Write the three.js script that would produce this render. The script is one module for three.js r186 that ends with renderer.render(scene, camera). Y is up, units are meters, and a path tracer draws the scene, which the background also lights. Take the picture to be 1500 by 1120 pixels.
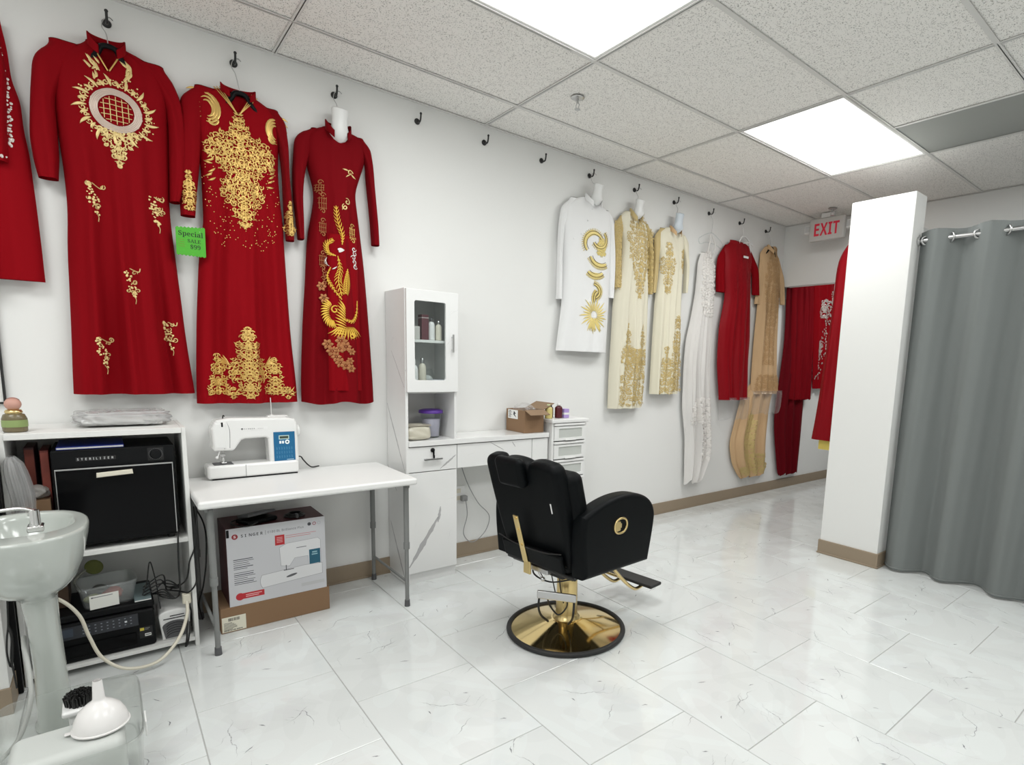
import * as THREE from 'three';
import { RoundedBoxGeometry } from 'three/addons/geometries/RoundedBoxGeometry.js';
import { mergeGeometries } from 'three/addons/utils/BufferGeometryUtils.js';
import { RectAreaLightUniformsLib } from 'three/addons/lights/RectAreaLightUniformsLib.js';

// ---------------------------------------------------------------- camera, light, exposure
// the long wall is the plane x = 0, the room lies on +x, depth runs along -z, y is up
const scene = new THREE.Scene();
scene.background = new THREE.Color(0x000000);
const camera = new THREE.PerspectiveCamera(68.36, 1500 / 1120, 0.05, 60);
camera.position.set(3.2586, 1.3038, 0);
camera.setRotationFromMatrix(new THREE.Matrix4().set(
  0.64099, -0.12888, 0.75665, 0,
  0.03102, 0.98935, 0.14224, 0,
  -0.76692, -0.06770, 0.63816, 0,
  0, 0, 0, 1));
camera.setViewOffset(1500, 1120, -94, -91, 1500, 1120);
camera.updateProjectionMatrix();

const renderer = new THREE.WebGLRenderer({ antialias: true });
renderer.toneMapping = THREE.LinearToneMapping;
renderer.toneMappingExposure = 1.0;
renderer.shadowMap.enabled = true;
RectAreaLightUniformsLib.init();

const CEIL = 2.742, PANEL = 9.6;          // ceiling height, radiance of the light panels
const GX = 0.366, GW = 0.6618, GZ = -1.9253, GL = 1.1794;   // ceiling grid
const panelSpots = [   // [grid column, grid row] of the 2 x 4 lay-in panels of the room
  [1, -1], [1, 1], [4, -1], [4, 1], [1, -3], [4, -3], [1, 3],
];

// ---------------------------------------------------------------- helpers
let seed = 12345;
const rnd = () => { seed = (seed * 1664525 + 1013904223) >>> 0; return seed / 4294967296; };
const rr = (a, b) => a + (b - a) * rnd();
const V = (x, y, z) => new THREE.Vector3(x, y, z);
const taken = {};
function numbered(name) {
  if (!(name in taken)) { taken[name] = 0; return name; }
  taken[name]++; return name + '_' + String(taken[name]).padStart(3, '0');
}
function tag(o, label, category, group, kind) {
  o.userData.label = label; if (category) o.userData.category = category;
  if (group) o.userData.group = group; if (kind) o.userData.kind = kind;
  return o;
}
function obj(name, geos, m, parent) {
  let list = (Array.isArray(geos) ? geos : [geos]);
  if (list.length > 1) {
    list = list.map((q) => { const n = q.index ? q.toNonIndexed() : q.clone(); for (const k of Object.keys(n.attributes)) if (!['position', 'normal', 'uv'].includes(k)) n.deleteAttribute(k); if (!n.attributes.uv) n.setAttribute('uv', new THREE.BufferAttribute(new Float32Array(n.attributes.position.count * 2), 2)); return n; });
  }
  const g = list.length > 1 ? mergeGeometries(list) : list[0];
  const o = new THREE.Mesh(g, m); o.castShadow = true; o.receiveShadow = true;
  o.name = parent ? name : numbered(name);
  (parent || scene).add(o); return o;
}
function thing(name, label, category, [x, y, z] = [0, 0, 0], turn = 0, group) {
  const o = new THREE.Group(); o.name = numbered(name); scene.add(o);
  o.position.set(x, y, z); o.rotation.y = turn; tag(o, label, category, group); return o;
}
function struct(name, geos, m) { const o = obj(name, geos, m); o.userData.kind = 'structure'; return o; }
// box between two corners with rounded edges, uv in metres
function bx(x0, x1, y0, y1, z0, z1, r = 0.003, seg = 1) {
  const w = Math.abs(x1 - x0), h = Math.abs(y1 - y0), d = Math.abs(z1 - z0);
  const g = r > 0 ? new RoundedBoxGeometry(w, h, d, seg, Math.min(r, w / 2.01, h / 2.01, d / 2.01)) : new THREE.BoxGeometry(w, h, d);
  g.translate((x0 + x1) / 2, (y0 + y1) / 2, (z0 + z1) / 2); boxUV(g); return g;
}
function boxUV(g) {
    const P = g.attributes.position, N = g.attributes.normal, U = g.attributes.uv || (g.setAttribute('uv', new THREE.BufferAttribute(new Float32Array(P.count * 2), 2)), g.attributes.uv);
  for (let i = 0; i < P.count; i++) {
    const ax = Math.abs(N.getX(i)), ay = Math.abs(N.getY(i)), az = Math.abs(N.getZ(i));
    if (ay >= ax && ay >= az) U.setXY(i, P.getX(i), P.getZ(i)); else if (ax >= az) U.setXY(i, -P.getZ(i), P.getY(i)); else U.setXY(i, P.getX(i), P.getY(i));
  }
  return g;
}
function cyl(x, y0, y1, z, r0, r1 = r0, seg = 24) { const g = new THREE.CylinderGeometry(r1, r0, y1 - y0, seg); g.translate(x, (y0 + y1) / 2, z); return g; }
function rod(a, b, r, seg = 10) {
  const A = V(...a), B = V(...b), L = A.distanceTo(B), g = new THREE.CylinderGeometry(r, r, L, seg);
  g.applyQuaternion(new THREE.Quaternion().setFromUnitVectors(V(0, 1, 0), B.clone().sub(A).normalize()));
  g.translate((A.x + B.x) / 2, (A.y + B.y) / 2, (A.z + B.z) / 2); return g;
}
function tube(pts, r, n = 40, seg = 7, closed = false) { return new THREE.TubeGeometry(new THREE.CatmullRomCurve3(pts.map((p) => V(...p)), closed), n, r, seg, closed); }
function lathe(pts, seg = 40) { return new THREE.LatheGeometry(pts.map((p) => new THREE.Vector2(p[0], p[1])), seg); }
function at(g, x, y, z) { g.translate(x, y, z); return g; }
// extrude an outline given in (u, v) with a bevel; u -> -z (along the wall), v -> y, thickness along +x from x0
function slab(pts, x0, t, bev = 0.004, holes = [], curve = 8) {
  const s = new THREE.Shape(pts.map((p) => new THREE.Vector2(p[0], p[1])));
  for (const h of holes) s.holes.push(new THREE.Path(h.map((p) => new THREE.Vector2(p[0], p[1]))));
  const g = new THREE.ExtrudeGeometry(s, { depth: Math.max(t - 2 * bev, 0.0005), bevelEnabled: bev > 0, bevelThickness: bev, bevelSize: bev, bevelOffset: -bev, bevelSegments: 3, curveSegments: curve });
  g.translate(0, 0, x0 + bev);
  g.applyMatrix4(new THREE.Matrix4().set(0, 0, 1, 0, 0, 1, 0, 0, -1, 0, 0, 0, 0, 0, 0, 1)); return g;
}
function roundRect(x0, x1, y0, y1, r, n = 6) {
  const p = []; const c = [[x1 - r, y1 - r, 0], [x0 + r, y1 - r, 90], [x0 + r, y0 + r, 180], [x1 - r, y0 + r, 270]];
  for (const [cx, cy, a] of c) for (let i = 0; i <= n; i++) { const t = (a + 90 * i / n) * Math.PI / 180; p.push([cx + r * Math.cos(t), cy + r * Math.sin(t)]); }
  return p;
}

// ---------------------------------------------------------------- textures
function canvasTex(w, h, draw, srgb = true) {
  const c = document.createElement('canvas'); c.width = w; c.height = h; draw(c.getContext('2d'), w, h);
  const t = new THREE.CanvasTexture(c); if (srgb) t.colorSpace = THREE.SRGBColorSpace; t.magFilter = THREE.LinearFilter; t.anisotropy = 8; return t;
}
function noiseTex(n, fn, srgb = false) {
  const d = new Uint8Array(n * n * 4);
  for (let y = 0; y < n; y++) for (let x = 0; x < n; x++) { const v = fn(x, y), i = (y * n + x) * 4; if (Array.isArray(v)) { d[i] = v[0]; d[i + 1] = v[1]; d[i + 2] = v[2]; } else d[i] = d[i + 1] = d[i + 2] = v; d[i + 3] = 255; }
  const t = new THREE.DataTexture(d, n, n); t.wrapS = t.wrapT = THREE.RepeatWrapping; t.magFilter = THREE.LinearFilter; t.minFilter = THREE.LinearMipmapLinearFilter; t.generateMipmaps = true; if (srgb) t.colorSpace = THREE.SRGBColorSpace; t.needsUpdate = true; return t;
}
function wrapT(t, u, v = u) { t.wrapS = t.wrapT = THREE.RepeatWrapping; t.repeat.set(u, v); return t; }
const mat = (o) => new THREE.MeshPhysicalMaterial(o);
const lin = (r, g, b) => new THREE.Color().setRGB(r, g, b);

const weaveT = noiseTex(128, (x, y) => 120 + 60 * Math.sin(x * Math.PI / 2) * Math.sin(y * Math.PI / 2) + rr(-45, 45));
const speckT = noiseTex(256, () => rr(90, 165));
// mineral-fibre ceiling board: pits and fissures
const boardPits = [];
for (let i = 0; i < 5200; i++) boardPits.push([rnd() * 1024, rnd() * 1024, rr(1.2, 4.2), rr(0.8, 2.6), rnd() * 3.14, rr(0.3, 0.85)]);
const boardC = canvasTex(1024, 1024, (c, w, h) => {
  c.fillStyle = 'rgb(247,246,243)'; c.fillRect(0, 0, w, h);
  for (let i = 0; i < 9000; i++) { const v = rr(232, 254) | 0; c.fillStyle = `rgba(${v},${v},${v - 4},0.5)`; c.fillRect(rnd() * w, rnd() * h, rr(1, 4), rr(1, 4)); }
  for (const [x, y, a, b, t, o] of boardPits) { c.save(); c.translate(x, y); c.rotate(t); c.scale(a, b); c.fillStyle = `rgba(118,116,112,${o})`; c.beginPath(); c.arc(0, 0, 1.1, 0, 7); c.fill(); c.restore(); }
});
const boardB = canvasTex(1024, 1024, (c, w, h) => {
  c.fillStyle = 'rgb(190,190,190)'; c.fillRect(0, 0, w, h);
  for (const [x, y, a, b, t, o] of boardPits) { c.save(); c.translate(x, y); c.rotate(t); c.scale(a, b); c.fillStyle = `rgba(20,20,20,${o})`; c.beginPath(); c.arc(0, 0, 1.1, 0, 7); c.fill(); c.restore(); }
}, false);
for (const t of [boardC, boardB]) wrapT(t, 1 / 0.62);

// polished white porcelain with thin grey veins
function vein(c, x, y, ang, len, w0, dark, tint = [120, 122, 126]) {
  let px = x, py = y, a = ang; const n = Math.max(6, len / 7 | 0);
  for (let i = 0; i < n; i++) {
    a += rr(-0.45, 0.45); if (rnd() < 0.06) a += rr(-1, 1);
    const nx = px + Math.cos(a) * len / n, ny = py + Math.sin(a) * len / n;
    const k = Math.sin(Math.PI * (i + 0.5) / n);
    c.strokeStyle = `rgba(${tint[0]},${tint[1]},${tint[2]},${dark * (0.25 + 0.75 * k) * rr(0.35, 1)})`; c.lineWidth = w0 * (0.35 + k * rr(0.3, 1)); c.lineCap = 'round';
    c.beginPath(); c.moveTo(px, py); c.lineTo(nx, ny); c.stroke();
    if (rnd() < 0.05) vein(c, nx, ny, a + rr(-1.2, 1.2), len * 0.3, w0 * 0.6, dark * 0.6, tint);
    px = nx; py = ny; a += (ang - a) * 0.2;
  }
}
const tileTex = [];
for (let k = 0; k < 7; k++) tileTex.push(canvasTex(640, 576, (c, w, h) => {
  c.fillStyle = 'rgb(237,239,238)'; c.fillRect(0, 0, w, h);
  for (let i = 0; i < 26; i++) { const g = c.createRadialGradient(0, 0, 1, 0, 0, 1); const v = rnd() < 0.5 ? 228 : 244; g.addColorStop(0, `rgba(${v},${v + 1},${v + 1},0.35)`); g.addColorStop(1, `rgba(${v},${v},${v},0)`); c.save(); c.translate(rnd() * w, rnd() * h); c.rotate(rnd() * 3); c.scale(rr(40, 200), rr(20, 80)); c.fillStyle = g; c.beginPath(); c.arc(0, 0, 1, 0, 7); c.fill(); c.restore(); }
  const dir = rr(-0.9, -0.3);
  for (let i = 0; i < 5; i++) vein(c, rnd() * w, rnd() * h, dir + rr(-0.7, 0.7), rr(60, 200), 1.6, 0.28);
  for (let i = 0; i < 3; i++) vein(c, rr(0.1, 0.9) * w, rr(0.1, 0.9) * h, dir + rr(-1.3, 1.3), rr(120, 330), 3.0, 0.62, [112, 114, 118]);
  for (let i = 0; i < 3; i++) vein(c, rr(0.1, 0.9) * w, rr(0.1, 0.9) * h, dir + rr(-2, 2), rr(18, 55), 4.4, 0.75, [100, 102, 106]);
}));
// white melamine with broad grey marble veins
function marble(w, h, veins, base = 'rgb(240,240,239)') {
  return canvasTex(w, h, (c) => {
    c.fillStyle = base; c.fillRect(0, 0, w, h);
    for (let i = 0; i < 5; i++) vein(c, rnd() * w, rnd() * h, -0.9 + rr(-0.5, 0.5), rr(60, 200), 1.6, 0.22, [140, 138, 138]);
    for (const [x0, y0, x1, y1, lw, o] of veins) {
      const n = 22, dx = (x1 - x0) * w / n, dy = (y1 - y0) * h / n; let off = 0;
      const A = [], B = [];
      for (let i = 0; i <= n; i++) { off += rr(-1.5, 1.5); const k = Math.sin(Math.PI * (0.06 + 0.88 * i / n)) * lw * rr(0.55, 1); A.push([x0 * w + dx * i - k + off, y0 * h + dy * i]); B.push([x0 * w + dx * i + k + off, y0 * h + dy * i + k * 0.3]); }
      c.fillStyle = `rgba(150,149,150,${o})`; c.beginPath(); A.forEach((p, i) => (i ? c.lineTo(...p) : c.moveTo(...p))); B.reverse().forEach((p) => c.lineTo(...p)); c.fill();
      c.strokeStyle = `rgba(105,104,106,${o * 0.9})`; c.lineWidth = 1.4; c.beginPath(); A.forEach((p, i) => (i ? c.lineTo(...p) : c.moveTo(...p))); c.stroke();
    }
  });
}

// ---------------------------------------------------------------- materials
const M = {
  wall: mat({ color: lin(0.80, 0.80, 0.785), roughness: 0.75, bumpMap: wrapT(speckT.clone(), 6), bumpScale: 0.0006 }),
  column: mat({ color: lin(0.80, 0.80, 0.785), roughness: 0.7 }),
  baseboard: mat({ color: lin(0.30, 0.235, 0.165), roughness: 0.45 }),
  board: mat({ map: boardC, bumpMap: boardB, bumpScale: 0.003, roughness: 0.95, color: lin(0.97, 0.96, 0.95) }),
  tbar: mat({ color: lin(0.70, 0.69, 0.67), roughness: 0.5 }),
  plenum: mat({ color: lin(0.3, 0.3, 0.3), roughness: 1 }),
  vent: mat({ color: lin(0.30, 0.31, 0.29), roughness: 0.6 }),
  grout: mat({ color: lin(0.42, 0.42, 0.41), roughness: 0.9 }),
  panel: mat({ color: 0xffffff, emissive: lin(0.985, 1, 0.985), emissiveIntensity: 1.7, roughness: 0.5 }),
  whiteMetal: mat({ color: lin(0.78, 0.78, 0.76), roughness: 0.35 }),
  whitePlastic: mat({ color: lin(0.80, 0.80, 0.79), roughness: 0.32 }),
  creamPlastic: mat({ color: lin(0.70, 0.66, 0.55), roughness: 0.4 }),
  ceramic: mat({ color: lin(0.47, 0.50, 0.47), roughness: 0.16, clearcoat: 0.6, clearcoatRoughness: 0.08 }),
  whiteBoard: mat({ color: lin(0.76, 0.76, 0.74), roughness: 0.5 }),
  chrome: mat({ color: lin(0.75, 0.75, 0.75), roughness: 0.12, metalness: 1 }),
  steel: mat({ color: lin(0.55, 0.55, 0.55), roughness: 0.3, metalness: 1 }),
  legGrey: mat({ color: lin(0.20, 0.205, 0.20), roughness: 0.5 }),
  blackMetal: mat({ color: lin(0.012, 0.012, 0.012), roughness: 0.4 }),
  blackPlastic: mat({ color: lin(0.006, 0.0063, 0.007), roughness: 0.42, specularIntensity: 0.28 }),
  blackGloss: mat({ color: lin(0.003, 0.003, 0.0035), roughness: 0.08, specularIntensity: 0.22 }),
  rubber: mat({ color: lin(0.018, 0.018, 0.018), roughness: 0.6 }),
  greyPlastic: mat({ color: lin(0.09, 0.09, 0.095), roughness: 0.5 }),
  leather: mat({ color: lin(0.0022, 0.003, 0.0036), roughness: 0.46, specularIntensity: 0.22, bumpMap: wrapT(speckT.clone(), 14), bumpScale: 0.0005 }),
  gold: mat({ color: lin(0.78, 0.60, 0.29), roughness: 0.1, metalness: 1 }),
  goldSatin: mat({ color: lin(0.74, 0.57, 0.27), roughness: 0.28, metalness: 1 }),
  cardboard: mat({ color: lin(0.26, 0.155, 0.085), roughness: 0.9, bumpMap: wrapT(speckT.clone(), 5), bumpScale: 0.0004 }),
  cardInner: mat({ color: lin(0.27, 0.18, 0.11), roughness: 0.95 }),
  maroon: mat({ color: lin(0.065, 0.012, 0.014), roughness: 0.5 }),
  paper: mat({ color: lin(0.78, 0.78, 0.76), roughness: 0.8 }),
  clear: mat({ color: lin(0.93, 0.95, 0.95), roughness: 0.12, transmission: 1, thickness: 0, ior: 1.3 }),
  glass: mat({ color: lin(0.95, 0.97, 0.97), roughness: 0.03, transmission: 1, thickness: 0, ior: 1.45 }),
  film: mat({ color: lin(0.95, 0.95, 0.95), roughness: 0.18, transmission: 0.92, thickness: 0, ior: 1.4, side: THREE.DoubleSide }),
  curtain: mat({ color: lin(0.185, 0.20, 0.196), roughness: 0.85, side: THREE.DoubleSide, sheen: 0.3, sheenRoughness: 0.6, sheenColor: lin(0.3, 0.3, 0.3), bumpMap: wrapT(weaveT.clone(), 90, 90), bumpScale: 0.0005 }),
  wire: mat({ color: lin(0.010, 0.010, 0.010), roughness: 0.5 }),
  greyWire: mat({ color: lin(0.32, 0.32, 0.32), roughness: 0.5 }),
  purple: mat({ color: lin(0.10, 0.03, 0.30), roughness: 0.4 }),
  lavender: mat({ color: lin(0.42, 0.30, 0.62), roughness: 0.4 }),
  yellowPaper: mat({ color: lin(0.85, 0.68, 0.16), roughness: 0.8 }),
};
const fabric = (r, g, b, o = {}) => mat({ color: lin(r, g, b), roughness: 0.8, specularIntensity: 0.15, side: THREE.DoubleSide, bumpMap: wrapT(weaveT.clone(), 60), bumpScale: 0.0004, ...o });

// ---------------------------------------------------------------- the setting
const XR = GX + 8 * GW, ZN = 2.2, ZB = -8.4, ZS = -5.45;   // right wall, near wall, far wall, header
struct('wall_left', bx(-0.12, 0, -0.05, CEIL + 0.2, ZB - 0.12, ZN + 0.12, 0), M.wall);
struct('wall_right', bx(XR, XR + 0.12, -0.05, CEIL + 0.2, ZB - 0.12, ZN + 0.12, 0), M.wall);
struct('wall_near', bx(0, XR, -0.05, CEIL + 0.2, ZN, ZN + 0.12, 0), M.wall);
struct('wall_far', bx(0, XR, -0.05, CEIL + 0.2, ZB - 0.12, ZB, 0), M.wall);
struct('wall_back', bx(1.46, XR, 0, CEIL + 0.05, ZS - 0.1, ZS, 0), M.wall);
tag(struct('wall_header', bx(0, 1.46, 2.152, CEIL + 0.05, ZS - 0.1, ZS, 0), M.wall), 'white header over the wide opening in the back wall');
// partition beside the fitting room: end column facing the room and a thin wall running back
struct('wall_column', bx(1.39, 1.785, 0, 2.42, -4.09, -3.92, 0.004), M.column);
struct('wall_partition', bx(1.39, 1.49, 0, 2.42, ZS, -4.09, 0), M.column);
struct('baseboard_left', [bx(0, 0.011, 0, 0.1, ZB, ZN, 0.002), bx(0.011, 0.018, 0, 0.012, ZB, ZN, 0.003)], M.baseboard);
struct('baseboard_partition', [bx(1.38, 1.795, 0, 0.1, -4.09, -3.91, 0.004), bx(1.376, 1.80, 0, 0.012, -4.09, -3.905, 0.003)], M.baseboard);
struct('baseboard_far', bx(0.02, XR, 0, 0.1, ZB, ZB + 0.011, 0.002), M.baseboard);

// floor: grout bed and separate porcelain tiles
const floor = struct('floor', bx(0, XR, -0.06, -0.0025, ZB, ZN, 0), M.grout);
tag(floor, 'white polished marble-look porcelain tile floor laid in half-offset rows');
{
  const TX = 0.5398, TZ = 0.4811, GAP = 0.0032, mats = tileTex.map((t) => mat({ map: t, roughness: 0.1, color: lin(0.82, 0.825, 0.825), clearcoat: 0.3, clearcoatRoughness: 0.05 }));
  const geoCache = {};
  const slabGeo = (w, d) => {
    const k = w.toFixed(3) + '_' + d.toFixed(3); if (geoCache[k]) return geoCache[k];
    const hw = w / 2, hd = d / 2, b = 0.0012, s = new THREE.Shape([new THREE.Vector2(-hw, -hd), new THREE.Vector2(hw, -hd), new THREE.Vector2(hw, hd), new THREE.Vector2(-hw, hd)]);
    const g = new THREE.ExtrudeGeometry(s, { depth: 0.008, bevelEnabled: true, bevelThickness: b, bevelSize: b, bevelOffset: -b, bevelSegments: 1 }); g.translate(0, 0, -0.008 - b); g.rotateX(-Math.PI / 2);
    const P = g.attributes.position, U = g.attributes.uv; for (let i = 0; i < P.count; i++) U.setXY(i, P.getX(i) / TX + 0.5, P.getZ(i) / TZ + 0.5);
    return (geoCache[k] = g);
  };
  for (let r = -4; r <= 17; r++) {
    const z1 = Math.min(-0.182 - (r - 1) * TZ, ZN), z0 = Math.max(-0.182 - r * TZ, ZB); if (z1 - z0 < 0.03) continue;
    const o = ((r % 2 + 2) % 2 ? 0.943 : 0.683) % TX;
    for (let x = o - TX; x < XR; x += TX) {
      const a = Math.max(x, 0.0), b = Math.min(x + TX, XR); if (b - a < 0.03) continue;
      const t = obj('floor_tile', slabGeo(b - a - GAP, z1 - z0 - GAP), mats[(rnd() * mats.length) | 0], floor);
      t.position.set((a + b) / 2, 0, (z0 + z1) / 2); if (rnd() < 0.5 && b - a > TX - 0.01 && z1 - z0 > TZ - 0.01) t.rotation.y = Math.PI;
    }
  }
}
// suspended ceiling: deck, T-bars, lay-in boards, light panels, return-air panel
const ceiling = struct('ceiling', bx(-0.12, XR + 0.12, CEIL + 0.2, CEIL + 0.3, ZB - 0.12, ZN + 0.12, 0), M.plenum);
tag(ceiling, 'suspended ceiling of pitted white lay-in boards on a metal grid');
const isPanel = (c, r) => panelSpots.some(([a, b]) => a === c && b === r);
{
  const BW = 0.0225, bars = [];
  for (let k = 0; k <= 7; k++) { const x = GX + k * GW; obj('ceiling_bar', [bx(x - BW / 2, x + BW / 2, CEIL, CEIL + 0.004, ZB, ZN, 0), bx(x - 0.002, x + 0.002, CEIL, CEIL + 0.035, ZB, ZN, 0)], M.tbar, ceiling); }
  for (let k = -4; k <= 6; k++) {
    const z = GZ - k * GL; if (z > ZN || z < ZB) continue;
    for (let c = -1; c < 8; c++) { const a = c < 0 ? 0 : GX + c * GW + BW / 2, b = GX + (c + 1) * GW - BW / 2; obj('ceiling_bar', [bx(a, b, CEIL + 0.0006, CEIL + 0.004, z - BW / 2, z + BW / 2, 0), bx(a, b, CEIL + 0.0006, CEIL + 0.03, z - 0.002, z + 0.002, 0)], M.tbar, ceiling); }
  }
  obj('wall_angle', [bx(0, 0.022, CEIL, CEIL + 0.003, ZB, ZN, 0)], M.tbar, ceiling);
  obj('wall_angle', [bx(0.022, XR, CEIL, CEIL + 0.003, ZS, ZS + 0.02, 0)], M.tbar, ceiling);
  obj('ceiling_bar', bx(GX + 2 * GW + BW / 2, GX + 3 * GW - BW / 2, CEIL + 0.0006, CEIL + 0.004, -3.715, -3.695, 0), M.tbar, ceiling);
  const boards = {};
  const board = (a, b, z0, z1, m = M.board, name = 'ceiling_board') => {
    const w = b - a, d = z1 - z0, key = w.toFixed(3) + d.toFixed(3);
    if (!boards[key]) { boards[key] = new THREE.BoxGeometry(w, 0.016, d); const P = boards[key].attributes.position, U = boards[key].attributes.uv; for (let i = 0; i < P.count; i++) U.setXY(i, P.getX(i), P.getZ(i)); }
    const o = obj(name, boards[key], m, ceiling); o.position.set((a + b) / 2, CEIL + 0.0145, (z0 + z1) / 2); if (rnd() < 0.5) o.rotation.y = Math.PI; return o;
  };
  for (let k = -4; k <= 6; k++) for (let c = -1; c < 8; c++) {
    const z1 = Math.min(GZ - k * GL, ZN) , z0 = Math.max(GZ - (k + 1) * GL, ZB); if (z1 - z0 < 0.02) continue;
    if (isPanel(c, k)) continue;
    const a = c < 0 ? 0.003 : GX + c * GW + 0.004, b = GX + (c + 1) * GW - 0.004;
    if (c === 2 && k === 1) { board(a, b, -3.70, z1 - 0.004); board(a, b, z0 + 0.004, -3.71, M.vent, 'return_air_panel').userData.label = 'dark grey return air panel'; continue; }
    board(a, b, z0 + 0.004, z1 - 0.004);
  }
}
panelSpots.forEach(([c, r], i) => {
  const x0 = GX + c * GW + 0.012, x1 = GX + (c + 1) * GW - 0.012, z1 = GZ - r * GL - 0.012, z0 = GZ - (r + 1) * GL + 0.012;
  const t = thing('ceiling_light', ['flat white light panel in the ceiling above the styling chair', 'flat white light panel in the ceiling beside the grey air panel', 'flat white ceiling light panel away from the dress wall', 'flat white ceiling light panel in front of the fitting room', 'flat white ceiling light panel above the sink end', 'flat white ceiling light panel in the far corner from the dresses', 'flat white ceiling light panel beyond the header'][i], 'light', [(x0 + x1) / 2, CEIL, (z0 + z1) / 2]);
  const w = x1 - x0, d = z1 - z0;
  obj('frame', [bx(-w / 2, w / 2, 0.004, 0.03, -d / 2, -d / 2 + 0.012, 0), bx(-w / 2, w / 2, 0.004, 0.03, d / 2 - 0.012, d / 2, 0), bx(-w / 2, -w / 2 + 0.012, 0.004, 0.03, -d / 2 + 0.012, d / 2 - 0.012, 0), bx(w / 2 - 0.012, w / 2, 0.004, 0.03, -d / 2 + 0.012, d / 2 - 0.012, 0), bx(-w / 2, w / 2, 0.03, 0.05, -d / 2, d / 2, 0)], M.whiteMetal, t);
  obj('diffuser', bx(-w / 2 + 0.012, w / 2 - 0.012, 0.008, 0.014, -d / 2 + 0.012, d / 2 - 0.012, 0), M.panel, t);
  const L = new THREE.RectAreaLight(new THREE.Color().setRGB(0.985, 1, 0.985), PANEL, w - 0.03, d - 0.03);
  L.position.set((x0 + x1) / 2, CEIL + 0.004, (z0 + z1) / 2); L.rotation.x = -Math.PI / 2; L.name = 'panel_light'; scene.add(L);
});

// ---------------------------------------------------------------- ceiling fixtures
function sprinkler(x, z, label) {
  const t = thing('fire_sprinkler', label, 'sprinkler', [x, CEIL, z]);
  obj('escutcheon', lathe([[0.0, -0.008], [0.022, -0.008], [0.036, -0.003], [0.038, 0.002], [0, 0.002]], 28), M.steel, t);
  obj('frame', [rod([0, -0.006, 0], [0, -0.03, 0], 0.006), tube([[-0.008, -0.028, 0], [-0.013, -0.042, 0], [-0.006, -0.056, 0]], 0.0022, 10, 6), tube([[0.008, -0.028, 0], [0.013, -0.042, 0], [0.006, -0.056, 0]], 0.0022, 10, 6)], M.steel, t);
  obj('deflector', at(lathe([[0, 0], [0.016, 0], [0.016, 0.0018], [0, 0.0018]], 20), 0, -0.06, 0), M.steel, t);
}
sprinkler(0.69, -2.10, 'steel fire sprinkler under the ceiling above the bare wall hooks');
sprinkler(0.655, -5.1, 'steel fire sprinkler in the ceiling above the exit sign');
{
  const t = thing('exit_sign', 'white box sign reading EXIT in red before the back header', 'sign', [0.57, 2.5, -5.2]);
  obj('housing', bx(-0.165, 0.165, 0, 0.2, -0.03, 0.02, 0.012, 3), mat({ color: lin(0.55, 0.54, 0.52), roughness: 0.4 }), t);
  const face = canvasTex(512, 300, (c, w, h) => { c.fillStyle = 'rgb(196,192,188)'; c.fillRect(0, 0, w, h); c.fillStyle = 'rgb(225,38,66)'; c.font = 'bold 225px sans-serif'; c.textAlign = 'center'; c.textBaseline = 'middle'; c.save(); c.translate(w / 2, h / 2 + 6); c.scale(0.88, 1.2); c.fillText('EXIT', 0, 0); c.restore(); });
  const g = new THREE.PlaneGeometry(0.3, 0.172); g.translate(0, 0.1, 0.0212); obj('sign_face', g, mat({ map: face, roughness: 0.5 }), t);
  obj('canopy', bx(-0.06, 0.06, 0.2, 0.242, -0.025, 0.015, 0.004), M.whiteMetal, t);
  for (const s of [-1, 1]) { const h = obj('emergency_lamp', bx(s * 0.18 - 0.045 + (s < 0 ? -0.015 : 0.015), s * 0.18 + 0.045 + (s < 0 ? -0.015 : 0.015), 0.085, 0.165, -0.09, -0.02, 0.012, 2), M.whitePlastic, t); obj('lens', bx(s * 0.195 - 0.03, s * 0.195 + 0.03, 0.1, 0.15, -0.02, -0.016, 0.002), mat({ color: lin(0.6, 0.6, 0.6), roughness: 0.2 }), h); }
}

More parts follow.
